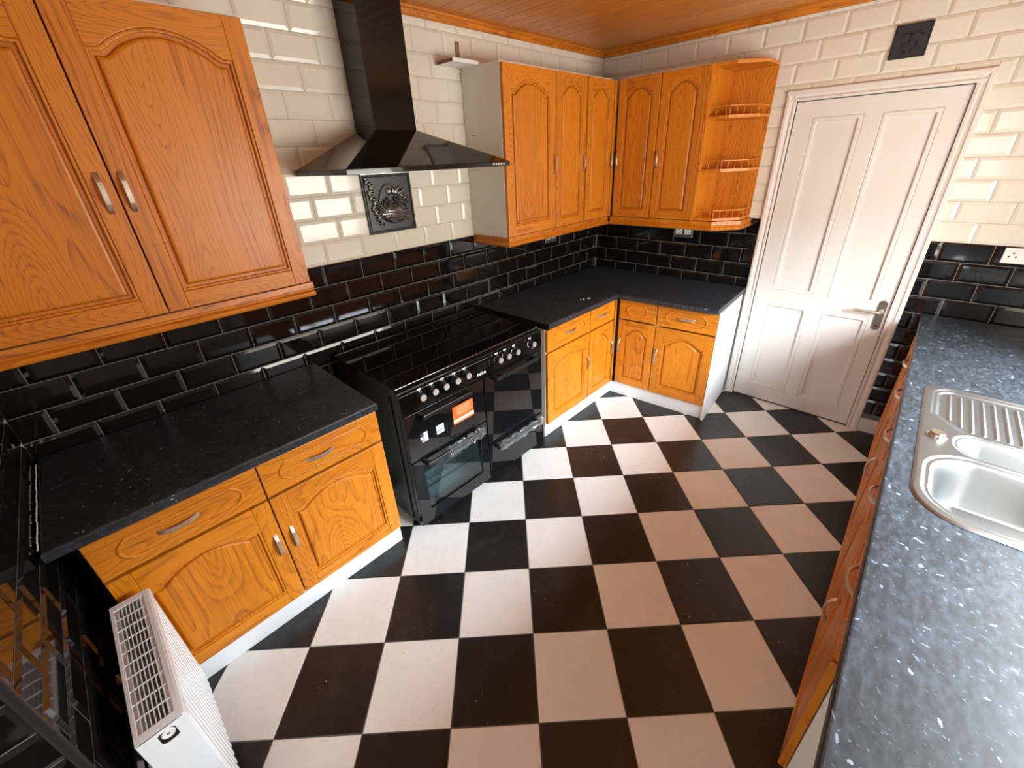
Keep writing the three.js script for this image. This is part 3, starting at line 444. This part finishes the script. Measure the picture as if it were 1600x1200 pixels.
// ------------------------------------------------------------------ cooker hood
{
  const t = thing('cooker_hood', 'glossy black chimney cooker hood above the range', 'cooker hood');
  const X1 = 0.48, ZA = 1.566, ZB = 2.452, CX = 0.178, CA = 1.898, CB = 2.122, y0 = 1.716, y1 = 1.737, y2 = 1.889;
  mesh('chimney', merge([box(0.001, CX, y2 - 0.004, CEIL - 0.001, CA, CB, 0.0015, 1)]), M.blackGloss, t);
  const q = [], Qd = (a, b, c, d) => q.push(...a, ...b, ...c, ...a, ...c, ...d), B = [[0.001, y1, ZA], [X1, y1, ZA], [X1, y1, ZB], [0.001, y1, ZB]], U = [[0.001, y2, CA], [CX, y2, CA], [CX, y2, CB], [0.001, y2, CB]];
  for (let k = 0; k < 4; k++) { const e = (k + 1) % 4; Qd(B[e], B[k], U[k], U[e]); } Qd(U[3], U[2], U[1], U[0]);
  const g = new THREE.BufferGeometry(); g.setAttribute('position', new THREE.Float32BufferAttribute(q, 3)); g.computeVertexNormals(); g.setAttribute('uv', new THREE.Float32BufferAttribute(new Float32Array(q.length / 3 * 2), 2));
  mesh('canopy', g, M.blackGloss, t);
  mesh('rim', box(0.001, X1, y0, y1, ZA, ZB, 0.002, 1), M.blackGloss, t);
  mesh('filter', box(0.06, X1 - 0.05, y0 - 0.003, y0 + 0.002, ZA + 0.08, ZB - 0.08, 0.001), M.steel, t);
  for (let k = 0; k < 5; k++) mesh('button', cyl(0.0062, 0.0062, 0.006, 16).rotateZ(Q).translate(X1 + 0.002, 1.7265, 1.616 + k * 0.0175), M.chrome, t);
  mesh('chimney_screw', cyl(0.004, 0.004, 0.002, 12).rotateX(Q).translate(0.07, 2.08, CB + 0.0005), M.pewter, t);
}

// ------------------------------------------------------------------ metal relief plaques
function beadBorder(x0, x1, y0, y1, z, r, n) { const l = []; const one = (x, y) => l.push(new THREE.IcosahedronGeometry(r, 1).translate(x, y, z)); for (let k = 0; k <= n; k++) { const t = k / n; one(mix(x0, x1, t), y0); one(mix(x0, x1, t), y1); if (k && k < n) { one(x0, mix(y0, y1, t)); one(x1, mix(y0, y1, t)); } } return l; }
const ell = (x, y, z, rx, ry, rz, a) => { const g = new THREE.IcosahedronGeometry(1, 2); g.scale(rx, ry, rz); g.rotateZ(a); g.translate(x, y, z); return g; };
{
  const t = thing('relief_plaque', 'dark pewter wall plaque with a flower basket in relief under the hood', 'plaque', [0.001, 1.42, 2.150], Q);
  const W = 0.286; mesh('plate', merge([box(0, W, 0, W, 0, 0.007, 0.002), ...[[0, W, 0, 0.007], [0, W, W - 0.007, W], [0, 0.007, 0, W], [W - 0.007, W, 0, W]].map(([a, b, c, d]) => box(a, b, c, d, 0.004, 0.012, 0.003))]), M.pewter, t);
  mesh('bead_border', merge(beadBorder(0.012, W - 0.012, 0.012, W - 0.012, 0.008, 0.0034, 44)), M.pewter, t);
  const bx = 0.165, by = 0.112, RM = M.pewterRelief; const hb = []; for (let k = 0; k <= 40; k++) { const a = Math.PI * (k / 40) * 0.94 + 0.06; hb.push(ell(bx - 0.018 + 0.072 * Math.cos(a), by + 0.124 * Math.sin(a), 0.012, 0.0042, 0.0042, 0.0042, 0)); } mesh('basket_handle', merge(hb), RM, t);
  const bk = [ell(bx, by - 0.018, 0.006, 0.088, 0.052, 0.016, 0)]; for (let r = 0; r < 5; r++) for (let k = -8; k <= 8; k++) { const y = by - 0.012 - r * 0.0125, lim = 0.082 - r * r * 0.0035; if (Math.abs(k * 0.0105) < lim) bk.push(ell(bx + k * 0.0105 + (r % 2) * 0.005, y, 0.0205 - r * 0.0012, 0.006, 0.0045, 0.005, r % 2 ? 0.6 : -0.6)); } for (let k = -18; k <= 18; k++) bk.push(ell(bx + k * 0.005, by - 0.004 - 0.012 * (1 - (k / 18) ** 2), 0.022, 0.0034, 0.0034, 0.0034, 0)); mesh('basket', merge(bk), RM, t);
  const fl = []; for (let k = 0; k < 46; k++) { const x = bx + rr(-0.092, 0.092), y = by + rr(-0.002, 0.078) * (1 - Math.abs(x - bx) / 0.13), r = rr(0.008, 0.014); fl.push(ell(x, y, 0.017, r * 0.5, r * 0.5, 0.009, 0)); for (let p = 0; p < 5; p++) { const a = p * 1.2566 + k; fl.push(ell(x + Math.cos(a) * r * 0.8, y + Math.sin(a) * r * 0.8, 0.013, r * 0.55, r * 0.34, 0.007, a)); } } for (let k = 0; k < 14; k++) { const a = rr(0.3, 2.8); fl.push(ell(bx + Math.cos(a) * 0.06, by + 0.055 + Math.sin(a) * 0.035, 0.010, 0.018, 0.006, 0.006, a)); } mesh('flowers', merge(fl), RM, t);
  const lv = []; for (let k = 0; k < 17; k++) { const y = 0.07 + k * 0.0122, x = 0.058 + 0.010 * Math.sin(k * 1.1) - k * 0.0016; lv.push(ell(x, y, 0.009, 0.02, 0.008, 0.008, k % 2 ? 0.9 : 2.3), ell(x + 0.008, y + 0.005, 0.013, 0.008, 0.008, 0.007, 0), ell(x - 0.006, y + 0.003, 0.012, 0.006, 0.007, 0.006, 0)); } for (const [x, y, a] of [[0.245, 0.075, 0.6], [0.235, 0.06, -0.5], [0.225, 0.2, 0.9], [0.243, 0.165, 0.2], [0.205, 0.215, 0.7]]) lv.push(ell(x, y, 0.008, 0.019, 0.006, 0.007, a)); mesh('leaf_spray', merge(lv), RM, t);
  for (const x of [0.068, 0.088]) mesh('stud', ell(x, 0.045, 0.008, 0.006, 0.006, 0.006, 0), M.iron, t);
}
{
  const t = thing('relief_plaque', 'small black cast wall plaque above the white door', 'plaque', [1.722, 2.116, 0.001], 0);
  const W = 0.143; mesh('plate', box(0, W, 0, W, 0, 0.008, 0.002), M.iron, t);
  mesh('bead_border', merge(beadBorder(0.006, W - 0.006, 0.006, W - 0.006, 0.008, 0.0026, 26)), M.iron, t);
  const l = []; const arc = (cx, cy, r, a0, a1, w) => { for (let k = 0; k <= 14; k++) { const a = mix(a0, a1, k / 14); l.push(ell(cx + r * Math.cos(a), cy + r * Math.sin(a), 0.009, w, w, 0.006, 0)); } };
  arc(0.052, 0.078, 0.022, 0.4, 2.6, 0.005); arc(0.092, 0.082, 0.022, 0.4, 2.6, 0.005); arc(0.07, 0.05, 0.026, 2.6, 4.4, 0.005); arc(0.075, 0.05, 0.024, -1.2, 0.6, 0.005); l.push(ell(0.072, 0.075, 0.009, 0.006, 0.026, 0.006, -0.1)); mesh('relief', merge(l), M.iron, t);
}

// ------------------------------------------------------------------ sockets
{ const t = thing('wall_socket', 'steel switch plate with two white rockers under the left-hand wall cabinets', 'socket', [0.0006, 1.152, 0.712], Q); mesh('plate', box(0, 0.136, 0, 0.078, 0, 0.007, 0.002), M.steel, t); for (const x of [0.02, 0.082]) mesh('rocker', box(x, x + 0.034, 0.026, 0.066, 0.005, 0.011, 0.002), M.white, t); }
{ const t = thing('wall_socket', 'steel double socket with white inserts under the corner wall cabinets', 'socket', [0.705, 1.156, 0.0006], 0); mesh('plate', box(0, 0.145, 0, 0.082, 0, 0.007, 0.002), M.steel, t); for (const x of [0.014, 0.082]) { const ins = mesh('insert', box(x, x + 0.05, 0.024, 0.066, 0.005, 0.0085, 0.002), M.white, t); for (const [dx, dy] of [[0.025, 0.055], [0.014, 0.036], [0.036, 0.036]]) mesh('pin_hole', box(x + dx - 0.003, x + dx + 0.003, dy - 0.004, dy + 0.004, 0.0082, 0.0088), M.darkHole, ins); } }
{ const t = thing('wall_socket', 'white plastic double socket on black tiles right of the door', 'socket', [2.438, 1.163, 0.0006], 0); mesh('plate', box(0, 0.142, 0, 0.076, 0, 0.009, 0.003), M.white, t); for (const x of [0.012, 0.078]) for (const [dx, dy] of [[0.022, 0.052], [0.010, 0.034], [0.034, 0.034]]) mesh('pin_hole', box(x + dx - 0.003, x + dx + 0.003, dy - 0.004, dy + 0.004, 0.0085, 0.0094), M.darkHole, t); for (const x of [0.04, 0.1]) mesh('rocker', box(x, x + 0.011, 0.05, 0.066, 0.008, 0.012, 0.001), M.white, t); }

// ------------------------------------------------------------------ range cooker
{
  const t = thing('range_cooker', 'wide black range cooker with ceramic hob under the hood', 'range cooker', [0.600, 0, 2.5], Q);
  const W = 0.985, D = 0.575;
  mesh('body', merge([box(0, 0.02, 0.03, 0.836, -D, 0, 0.004), box(W - 0.02, W, 0.03, 0.836, -D, 0, 0.004), box(0.02, W - 0.02, 0.03, 0.05, -D, 0), box(0.02, W - 0.02, 0.79, 0.835, -D, 0), box(0.02, W - 0.02, 0.05, 0.79, -D, -D + 0.02), box(0.49, 0.515, 0.05, 0.79, -D + 0.02, 0), box(0.02, 0.49, 0.432, 0.456, -D + 0.02, 0), box(0.515, W - 0.02, 0.05, 0.79, -0.2, -0.001), box(0.02, 0.49, 0.456, 0.79, -0.2, -0.001), box(-0.006, 0.0, 0.05, 0.80, -0.06, -0.045, 0.002), box(-0.003, 0.0, 0.05, 0.80, -0.5, -0.49, 0.001)]), M.blackSatin, t);
  mesh('oven_cavity', merge([box(0.03, 0.036, 0.06, 0.42, -0.45, -0.002), box(0.474, 0.48, 0.06, 0.42, -0.45, -0.002), box(0.036, 0.474, 0.06, 0.066, -0.45, -0.002), box(0.036, 0.474, 0.414, 0.42, -0.45, -0.002), box(0.036, 0.474, 0.066, 0.414, -0.45, -0.444)]), M.enamel, t);
  for (const y of [0.17, 0.26]) { const l = [box(0.04, 0.47, y - 0.002, y + 0.002, -0.41, -0.406), box(0.04, 0.47, y - 0.002, y + 0.002, -0.06, -0.056)]; for (let k = 0; k < 15; k++) l.push(cyl(0.0018, 0.0018, 0.35, 6).rotateX(Q).translate(0.05 + k * 0.0293, y, -0.233)); for (let k = 0; k < 8; k++) l.push(box(0.04, 0.47, y - 0.0015, y + 0.0015, -0.07 - k * 0.045, -0.067 - k * 0.045)); mesh('oven_rack', merge(l), M.chrome, t); }
  const hob = mesh('hob', box(0.004, W - 0.004, 0.836, 0.849, -D + 0.01, -0.004, 0.004), M.blackGlass, t); hob.userData.label = 'black ceramic glass hob';
  mesh('hob_trim', merge([box(0.0, W, 0.836, 0.852, -0.005, 0.001, 0.002), box(0.0, 0.006, 0.832, 0.853, -D, 0.0, 0.002), box(W - 0.006, W, 0.832, 0.853, -D, 0.0, 0.002), box(0, W, 0.832, 0.862, -D - 0.002, -D + 0.012, 0.003)]), M.blackGloss, t);
  mesh('chrome_strip', box(0.004, W - 0.004, 0.8475, 0.8515, 0.0, 0.0035, 0.0012), M.chrome, t);
  // control panel with printed marks
  const cpTex = canvasTex(2048, 256, (c, w, h) => {
    c.fillStyle = '#070707'; c.fillRect(0, 0, w, h); const sx = w / W, sy = h / 0.122, px = (z) => (2.5 - z) * sx, py = (y) => (0.837 - y) * sy;
    c.strokeStyle = c.fillStyle = '#cfcfca'; c.fillRect(0, 34, w * 0.55, 2);
    for (const z of [2.391, 2.321, 2.256, 2.184, 2.114, 1.886, 1.821, 1.749, 1.613]) { const x = px(z), y = py(0.785); c.strokeStyle = '#f4f4ee'; c.lineWidth = 5; c.fillStyle = '#f4f4ee'; c.fillRect(x - 26, y - 84, 20, 20); c.fillRect(x - 2, y - 84, 20, 20); c.fillRect(x - 5, y - 58, 10, 8); c.beginPath(); c.arc(x, y, 46, Math.PI * 0.95, Math.PI * 1.25); c.stroke(); for (const a of [0.4, 0.8, 2.2, 5.2]) c.fillRect(x + 48 * Math.cos(a) - 3, y + 48 * Math.sin(a) - 3, 5, 5); if (z === 2.256 || z === 1.613) { c.lineWidth = 6; c.beginPath(); c.arc(x, y, 46, Math.PI * 0.4, Math.PI * 1.3); c.stroke(); } }
    c.fillStyle = '#15181a'; c.fillRect(px(2.035), py(0.805), 0.075 * sx, 0.045 * sy);
    c.fillStyle = '#5a5c5c'; for (const z of [2.055, 1.945]) for (const y of [0.8, 0.785, 0.77]) c.fillRect(px(z), py(y), 10, 8);
    c.fillStyle = '#e8e8e4'; c.font = 'bold 56px sans-serif'; c.fillText('beko', px(2.036), py(0.735)); c.fillRect(px(1.60), py(0.748), 30, 5);
  });
  const cp = mesh('control_panel', box(0, W, 0.715, 0.8375, 0, 0.028, 0.003), M.blackGloss, t);
  const cpf = new THREE.PlaneGeometry(W - 0.008, 0.1165).translate(W / 2, 0.77625, 0.0284); mesh('panel_print', cpf, std({ map: cpTex, roughness: 0.12 }), cp).userData.label = 'white symbols printed round the knobs';
  for (const z of [2.391, 2.321, 2.256, 2.184, 2.114, 1.886, 1.821, 1.749, 1.613]) { const x = 2.5 - z; const k = mesh('knob', merge([cyl(0.0215, 0.0225, 0.012, 28).rotateX(Q).translate(0, 0, 0.006), cyl(0.0165, 0.018, 0.02, 28).rotateX(Q).translate(0, 0, 0.02)]), M.blackSatin, t); k.position.set(x, 0.785, 0.028); mesh('knob_cap', merge([cyl(0.0155, 0.0168, 0.005, 28).rotateX(Q).translate(0, 0, 0.0322), box(-0.0015, 0.0015, -0.0145, 0.0145, 0.034, 0.0355)]), M.knobCap, k); }
  const bar = (d, x0, x1, y, z = 0.062) => { const h = mesh('handle', merge([box(x0, x1, y - 0.011, y + 0.011, z - 0.009, z + 0.007, 0.005, 3), box(x0, x0 + 0.02, y - 0.009, y + 0.009, 0.028, z, 0.002), box(x1 - 0.02, x1, y - 0.009, y + 0.009, 0.028, z, 0.002)]), M.blackSatin, d); return h; };
  // grill door, top left, with stickers
  const d1 = part('door', t); mesh('door_panel', box(0.003, 0.4985, 0.448, 0.711, 0.001, 0.03, 0.003), M.blackGlass, d1); bar(d1, 0.085, 0.392, 0.688);
  const orange = canvasTex(512, 400, (c, w, h) => { c.fillStyle = '#f2601c'; c.fillRect(0, 0, w, h); c.fillStyle = '#ffb48a'; for (let r = 0; r < 6; r++) { let x = 70 + (r % 3) * 22; while (x < 430 - (r % 2) * 30) { const l = 14 + hash(r, x | 0, 3) * 40; c.fillRect(x, 40 + r * 34, l, 14); x += l + 8; } } c.fillStyle = '#fdf1e6'; c.fillRect(0, 296, w, 66); c.fillStyle = '#d0642c'; c.font = 'bold 54px sans-serif'; c.fillText('IMPORTANT', 92, 348); });
  mesh('sticker', new THREE.PlaneGeometry(0.137, 0.104).translate(0.348, 0.583, 0.0304), std({ map: orange, roughness: 0.5 }), d1).userData.label = 'orange notice sticker';
  const en1 = canvasTex(128, 128, (c) => { c.fillStyle = '#c9cacf'; c.fillRect(0, 0, 128, 128); c.fillStyle = '#3a3840'; c.fillRect(0, 0, 60, 52); c.fillRect(0, 86, 34, 42); c.fillStyle = '#e9e9ea'; for (let k = 0; k < 3; k++) c.fillRect(72, 14 + k * 36, 46, 12); c.fillStyle = '#6b6a72'; c.fillRect(46, 62, 16, 60); });
  const en2 = canvasTex(128, 128, (c) => { c.fillStyle = '#d4dcda'; c.fillRect(0, 0, 128, 128); c.fillStyle = '#8fa3a4'; c.fillRect(0, 72, 128, 22); c.fillStyle = '#54605f'; c.fillRect(20, 78, 60, 8); c.fillStyle = '#aebcbb'; c.fillRect(10, 14, 70, 30); });
  mesh('sticker', new THREE.PlaneGeometry(0.044, 0.053).translate(0.0955, 0.5595, 0.0304), std({ map: en1, roughness: 0.4 }), d1).userData.label = 'small grey energy sticker';
  mesh('sticker', new THREE.PlaneGeometry(0.047, 0.05).translate(0.193, 0.557, 0.0304), std({ map: en2, roughness: 0.4 }), d1).userData.label = 'small pale silver sticker';
  // oven door, lower left, with a glass window
  const d2 = part('door', t); mesh('door_panel', extrude(rectPts(0.003, 0.4985, 0.035, 0.443), 0.001, 0.03, 0.002, [rectPts(0.07, 0.445, 0.115, 0.362).reverse()]), M.blackGlass, d2); mesh('window_pane', box(0.068, 0.447, 0.113, 0.364, 0.020, 0.0235), M.ovenPane, d2); bar(d2, 0.072, 0.432, 0.418);
  // tall oven door, right
  const d3 = part('door', t); mesh('door_panel', box(0.5065, 0.982, 0.273, 0.711, 0.001, 0.03, 0.003), M.blackGlass, d3); bar(d3, 0.568, 0.914, 0.688);
  // storage drawer, lower right
  const d4 = part('door', t); mesh('door_panel', box(0.5065, 0.982, 0.035, 0.265, 0.001, 0.03, 0.003), M.blackGlass, d4); bar(d4, 0.555, 0.93, 0.238);
  // crumpled clear plastic left on two handles
  const sleeve = (d, x0, x1, y, seed, rr0) => { const N = 90, A = 22, P = [], I = []; for (let i = 0; i <= N; i++) for (let k = 0; k <= A; k++) { const u = i / N, a = k / A * Math.PI * 2, kk = k % A; const e = sstep(0, 0.05, u) * sstep(0, 0.05, 1 - u); const n = vnoise(u * 26 + kk * 0.6, kk * 0.9, seed) - 0.5, n2 = vnoise(u * 60, kk * 1.7, seed + 4) - 0.5; const n3 = vnoise(u * 120 + kk, kk * 2.3 + 9, seed + 8) - 0.5; const r = (rr0 * (0.75 + 0.25 * e) + 0.018 * n + 0.010 * n2 + 0.006 * n3 + 0.005 * Math.sin(u * 31 + seed)); P.push(mix(x0, x1, u), y + Math.sin(a) * r * 1.05, 0.062 + Math.cos(a) * r * 0.7); if (i < N && k < A) { const q = i * (A + 1) + k; I.push(q, q + A + 1, q + 1, q + 1, q + A + 1, q + A + 2); } } const g = new THREE.BufferGeometry(); g.setAttribute('position', new THREE.Float32BufferAttribute(P, 3)); g.setIndex(I); const f = g.toNonIndexed(); f.computeVertexNormals(); f.setAttribute('uv', new THREE.Float32BufferAttribute(new Float32Array(f.attributes.position.count * 2), 2)); mesh('plastic_wrap', f, M.wrap, d).userData.label = 'crumpled clear plastic wrap'; };
  sleeve(d2, 0.20, 0.455, 0.418, 7, 0.024); sleeve(d4, 0.56, 0.955, 0.238, 23, 0.022);
  for (const [x, z] of [[0.05, -0.05], [W - 0.05, -0.05], [0.05, -D + 0.05], [W - 0.05, -D + 0.05]]) mesh('foot', cyl(0.018, 0.022, 0.032, 16).translate(x, 0.0155, z), M.blackSatin, t);
}

// ------------------------------------------------------------------ sink
{
  const t = thing('sink', 'stainless steel one and a half bowl sink with ribbed drainer', 'sink');
  const X0 = 2.294, X1 = 2.776, Z0 = 1.040, Z1 = 1.952;
  const sdRect = (x, z, x0, x1, z0, z1, r) => { const cx = (x0 + x1) / 2, cz = (z0 + z1) / 2, R = typeof r === 'number' ? r : (z > cz ? r[0] : r[1]); const qx = Math.abs(x - cx) - (x1 - x0) / 2 + R, qz = Math.abs(z - cz) - (z1 - z0) / 2 + R; return Math.hypot(Math.max(qx, 0), Math.max(qz, 0)) + Math.min(Math.max(qx, qz), 0) - R; };
  const sdOut = (x, z) => sdRect(x, z, X0, X1, Z0, Z1, [0.125, 0.055]);
  const sdMain = (x, z) => sdRect(x, z, 2.334, 2.735, 1.597, 1.912, 0.105), sdHalf = (x, z) => sdRect(x, z, 2.393, 2.72, 1.428, 1.562, 0.062);
  const sdDr = (x, z) => { const a = sdRect(x, z, 2.333, 2.745, 1.072, 1.402, 0.06); const b = ((z - 1.29) * 0.62 - (x - 2.333) * 0.785) ; return Math.max(a, b - 0.012); };
  const H = (x, z) => {
    const d = -sdOut(x, z); let y = 0.8492 + 0.0045 * sstep(0, 0.007, d) + 0.0025 * sstep(0.026, 0.034, d) * 0 ;
    const inner = Math.min(sdMain(x, z) - 0.016, sdDr(x, z) - 0.012, sdHalf(x, z) - 0.012); y -= 0.004 * sstep(0.006, -0.006, inner);
    y -= 0.006 * sstep(0.004, -0.012, sdDr(x, z));
    if (sdDr(x, z) < -0.018 && z > 1.1 && z < 1.388) { const k = (x - 2.369) / 0.0293, f = Math.abs(k - Math.round(k)) * 0.0293; y += 0.0042 * (1 - sstep(0.0018, 0.0062, f)) * sstep(-0.018, -0.026, sdDr(x, z)); }
    const dm = -sdMain(x, z); y -= 0.142 * sstep(-0.003, 0.05, dm) * (1) - 0; if (dm > 0) y -= 0.006 * sstep(0.05, 0.15, dm);
    const dh = -sdHalf(x, z); y -= 0.09 * sstep(-0.003, 0.04, dh);
    return y;
  };
  const NX = 190, NZ = 340, hx = (X1 - X0) / NX, hz = (Z1 - Z0) / NZ, P = [], uv = [], out = [], I = [];
  for (let j = 0; j <= NZ; j++) for (let i = 0; i <= NX; i++) { let x = X0 + i * hx, z = Z0 + j * hz; let s = sdOut(x, z); out.push(s); if (s > 0) { for (let q = 0; q < 3; q++) { const e = 1e-4, gx = (sdOut(x + e, z) - sdOut(x - e, z)) / (2 * e), gz = (sdOut(x, z + e) - sdOut(x, z - e)) / (2 * e); x -= gx * s; z -= gz * s; s = sdOut(x, z); } } P.push(x, H(x, z), z); uv.push(x * 6, z * 6); }
  for (let j = 0; j < NZ; j++) for (let i = 0; i < NX; i++) { const a = j * (NX + 1) + i, b = a + 1, c = a + NX + 1, d = c + 1; if (Math.min(out[a], out[b], out[c], out[d]) > 0) continue; I.push(a, c, b, b, c, d); }
  const g = new THREE.BufferGeometry(); g.setAttribute('position', new THREE.Float32BufferAttribute(P, 3)); g.setAttribute('uv', new THREE.Float32BufferAttribute(uv, 2)); g.setIndex(I); g.computeVertexNormals();
  mesh('basin', g, M.sinkSteel, t);
  const w = mesh('waste', merge([new THREE.TorusGeometry(0.04, 0.003, 10, 40).rotateX(Q), new THREE.TorusGeometry(0.027, 0.0025, 10, 40).rotateX(Q), cyl(0.038, 0.038, 0.002, 40), cyl(0.012, 0.02, 0.008, 24)]), M.chrome, t); w.position.set(2.535, 0.706, 1.775);
  const k = mesh('plug_control', merge([cyl(0.0215, 0.0235, 0.012, 36).translate(0, 0.006, 0), cyl(0.018, 0.0212, 0.004, 36).translate(0, 0.0138, 0), new THREE.TorusGeometry(0.025, 0.0025, 10, 40).rotateX(Q).translate(0, 0.001, 0)]), M.chrome, t); k.position.set(2.340, 0.8525, 1.485);
}

// ------------------------------------------------------------------ radiator on the black wall
{
  const x0 = 0.668, x1 = 1.155, z0 = 3.476, z1 = 3.568, y0 = 0.13, y1 = 0.60;
  const t = thing('radiator', 'white double-panel radiator with top grille on the black tiled wall', 'radiator', [0, 0, 0], 0);
  const pts = [], N = 16, w = (x1 - x0 - 0.03) / N; pts.push([x0 + 0.004, z0 + 0.022]); pts.push([x0 + 0.004, z0]); for (let k = 0; k < N; k++) { const a = x0 + 0.015 + k * w; pts.push([a, z0 + 0.009], [a + w * 0.22, z0 - 0.0035], [a + w * 0.6, z0 - 0.0035], [a + w * 0.8, z0 + 0.009]); } pts.push([x1 - 0.004, z0], [x1 - 0.004, z0 + 0.022]);
  mesh('front_panel', planExtrude(pts, y0, y1 - 0.004), M.radiator, t);
  mesh('back_panel', box(x0 + 0.004, x1 - 0.004, y0, y1 - 0.006, z1 - 0.018, z1 - 0.002, 0.003), M.radiator, t);
  mesh('fins', merge(Array.from({ length: 36 }, (_, k) => box(x0 + 0.02 + k * 0.0126, x0 + 0.0212 + k * 0.0126, y0 + 0.02, y1 - 0.11, z0 + 0.022, z1 - 0.018))), M.radiator, t);
  // end panels: the near one with a rounded cut-out for the bleed valve
  mesh('end_panel', box(x0, x0 + 0.0025, y0, y1, z0 + 0.002, z1, 0.001), M.radiator, t);
  const hole = []; for (let q = 0; q < 4; q++) { const cx = [1, -1, -1, 1][q] * 0.009, cy = [1, 1, -1, -1][q] * 0.013; for (let k = 0; k <= 5; k++) { const a = q * Q + Q * k / 5; hole.push([(z0 + z1) / 2 - 0.006 + cx + 0.008 * Math.cos(a), y1 - 0.036 + cy + 0.008 * Math.sin(a)]); } }
  const ep = extrude(rectPts(z0 + 0.002, z1, y0, y1), 0, 0.003, 0.0008, [hole.reverse()], 1); ep.applyMatrix4(new THREE.Matrix4().makeBasis(new THREE.Vector3(0, 0, 1), new THREE.Vector3(0, 1, 0), new THREE.Vector3(-1, 0, 0))); ep.translate(x1, 0, 0); mesh('end_panel', ep, M.radiator, t);
  const v = mesh('bleed_valve', merge([cyl(0.014, 0.014, 0.02, 20).rotateZ(Q), new THREE.TorusGeometry(0.011, 0.0035, 10, 24).rotateY(Q).translate(0.0085, 0, 0)]), M.white, t); v.position.set(x1 - 0.016, y1 - 0.036, (z0 + z1) / 2 - 0.006); mesh('valve_square', box(0.008, 0.0105, -0.003, 0.003, -0.003, 0.003), M.nickel, v);
  const fr = [box(x0 + 0.001, x1 - 0.001, y1 - 0.03, y1, z0 - 0.004, z0 + 0.006, 0.003), box(x0, x1, y1 - 0.004, y1 + 0.001, z0 + 0.001, z0 + 0.014, 0.001), box(x0, x1, y1 - 0.004, y1 + 0.001, z1 - 0.009, z1, 0.001), box(x0, x0 + 0.022, y1 - 0.004, y1 + 0.0008, z0 + 0.01, z1 - 0.005), box(x1 - 0.022, x1, y1 - 0.004, y1 + 0.0008, z0 + 0.01, z1 - 0.005)]; mesh('grille_frame', merge(fr), M.radiator, t);
  const br = []; for (let k = 1; k < 8; k++) { const z = mix(z0 + 0.014, z1 - 0.009, k / 8); br.push(box(x0 + 0.02, x1 - 0.02, y1 - 0.004, y1 - 0.0005, z - 0.0011, z + 0.0011)); } for (let k = 1; k < 10; k++) { const x = mix(x0 + 0.022, x1 - 0.022, k / 10); br.push(box(x - 0.0012, x + 0.0012, y1 - 0.0045, y1, z0 + 0.012, z1 - 0.007)); } mesh('grille_bars', merge(br), M.radiator, t);
  for (const x of [x0 + 0.1, x1 - 0.1]) mesh('bracket', box(x - 0.008, x + 0.008, y0 + 0.04, y0 + 0.16, z1 - 0.004, ZD - 0.0005, 0.002), M.iron, t);
  for (const x of [x0 + 0.03, x1 - 0.03]) mesh('pipe', cyl(0.0075, 0.0075, y0 + 0.03, 16).translate(x, (y0 + 0.03) / 2, (z0 + z1) / 2), M.white, t);
}

renderer.render(scene, camera);
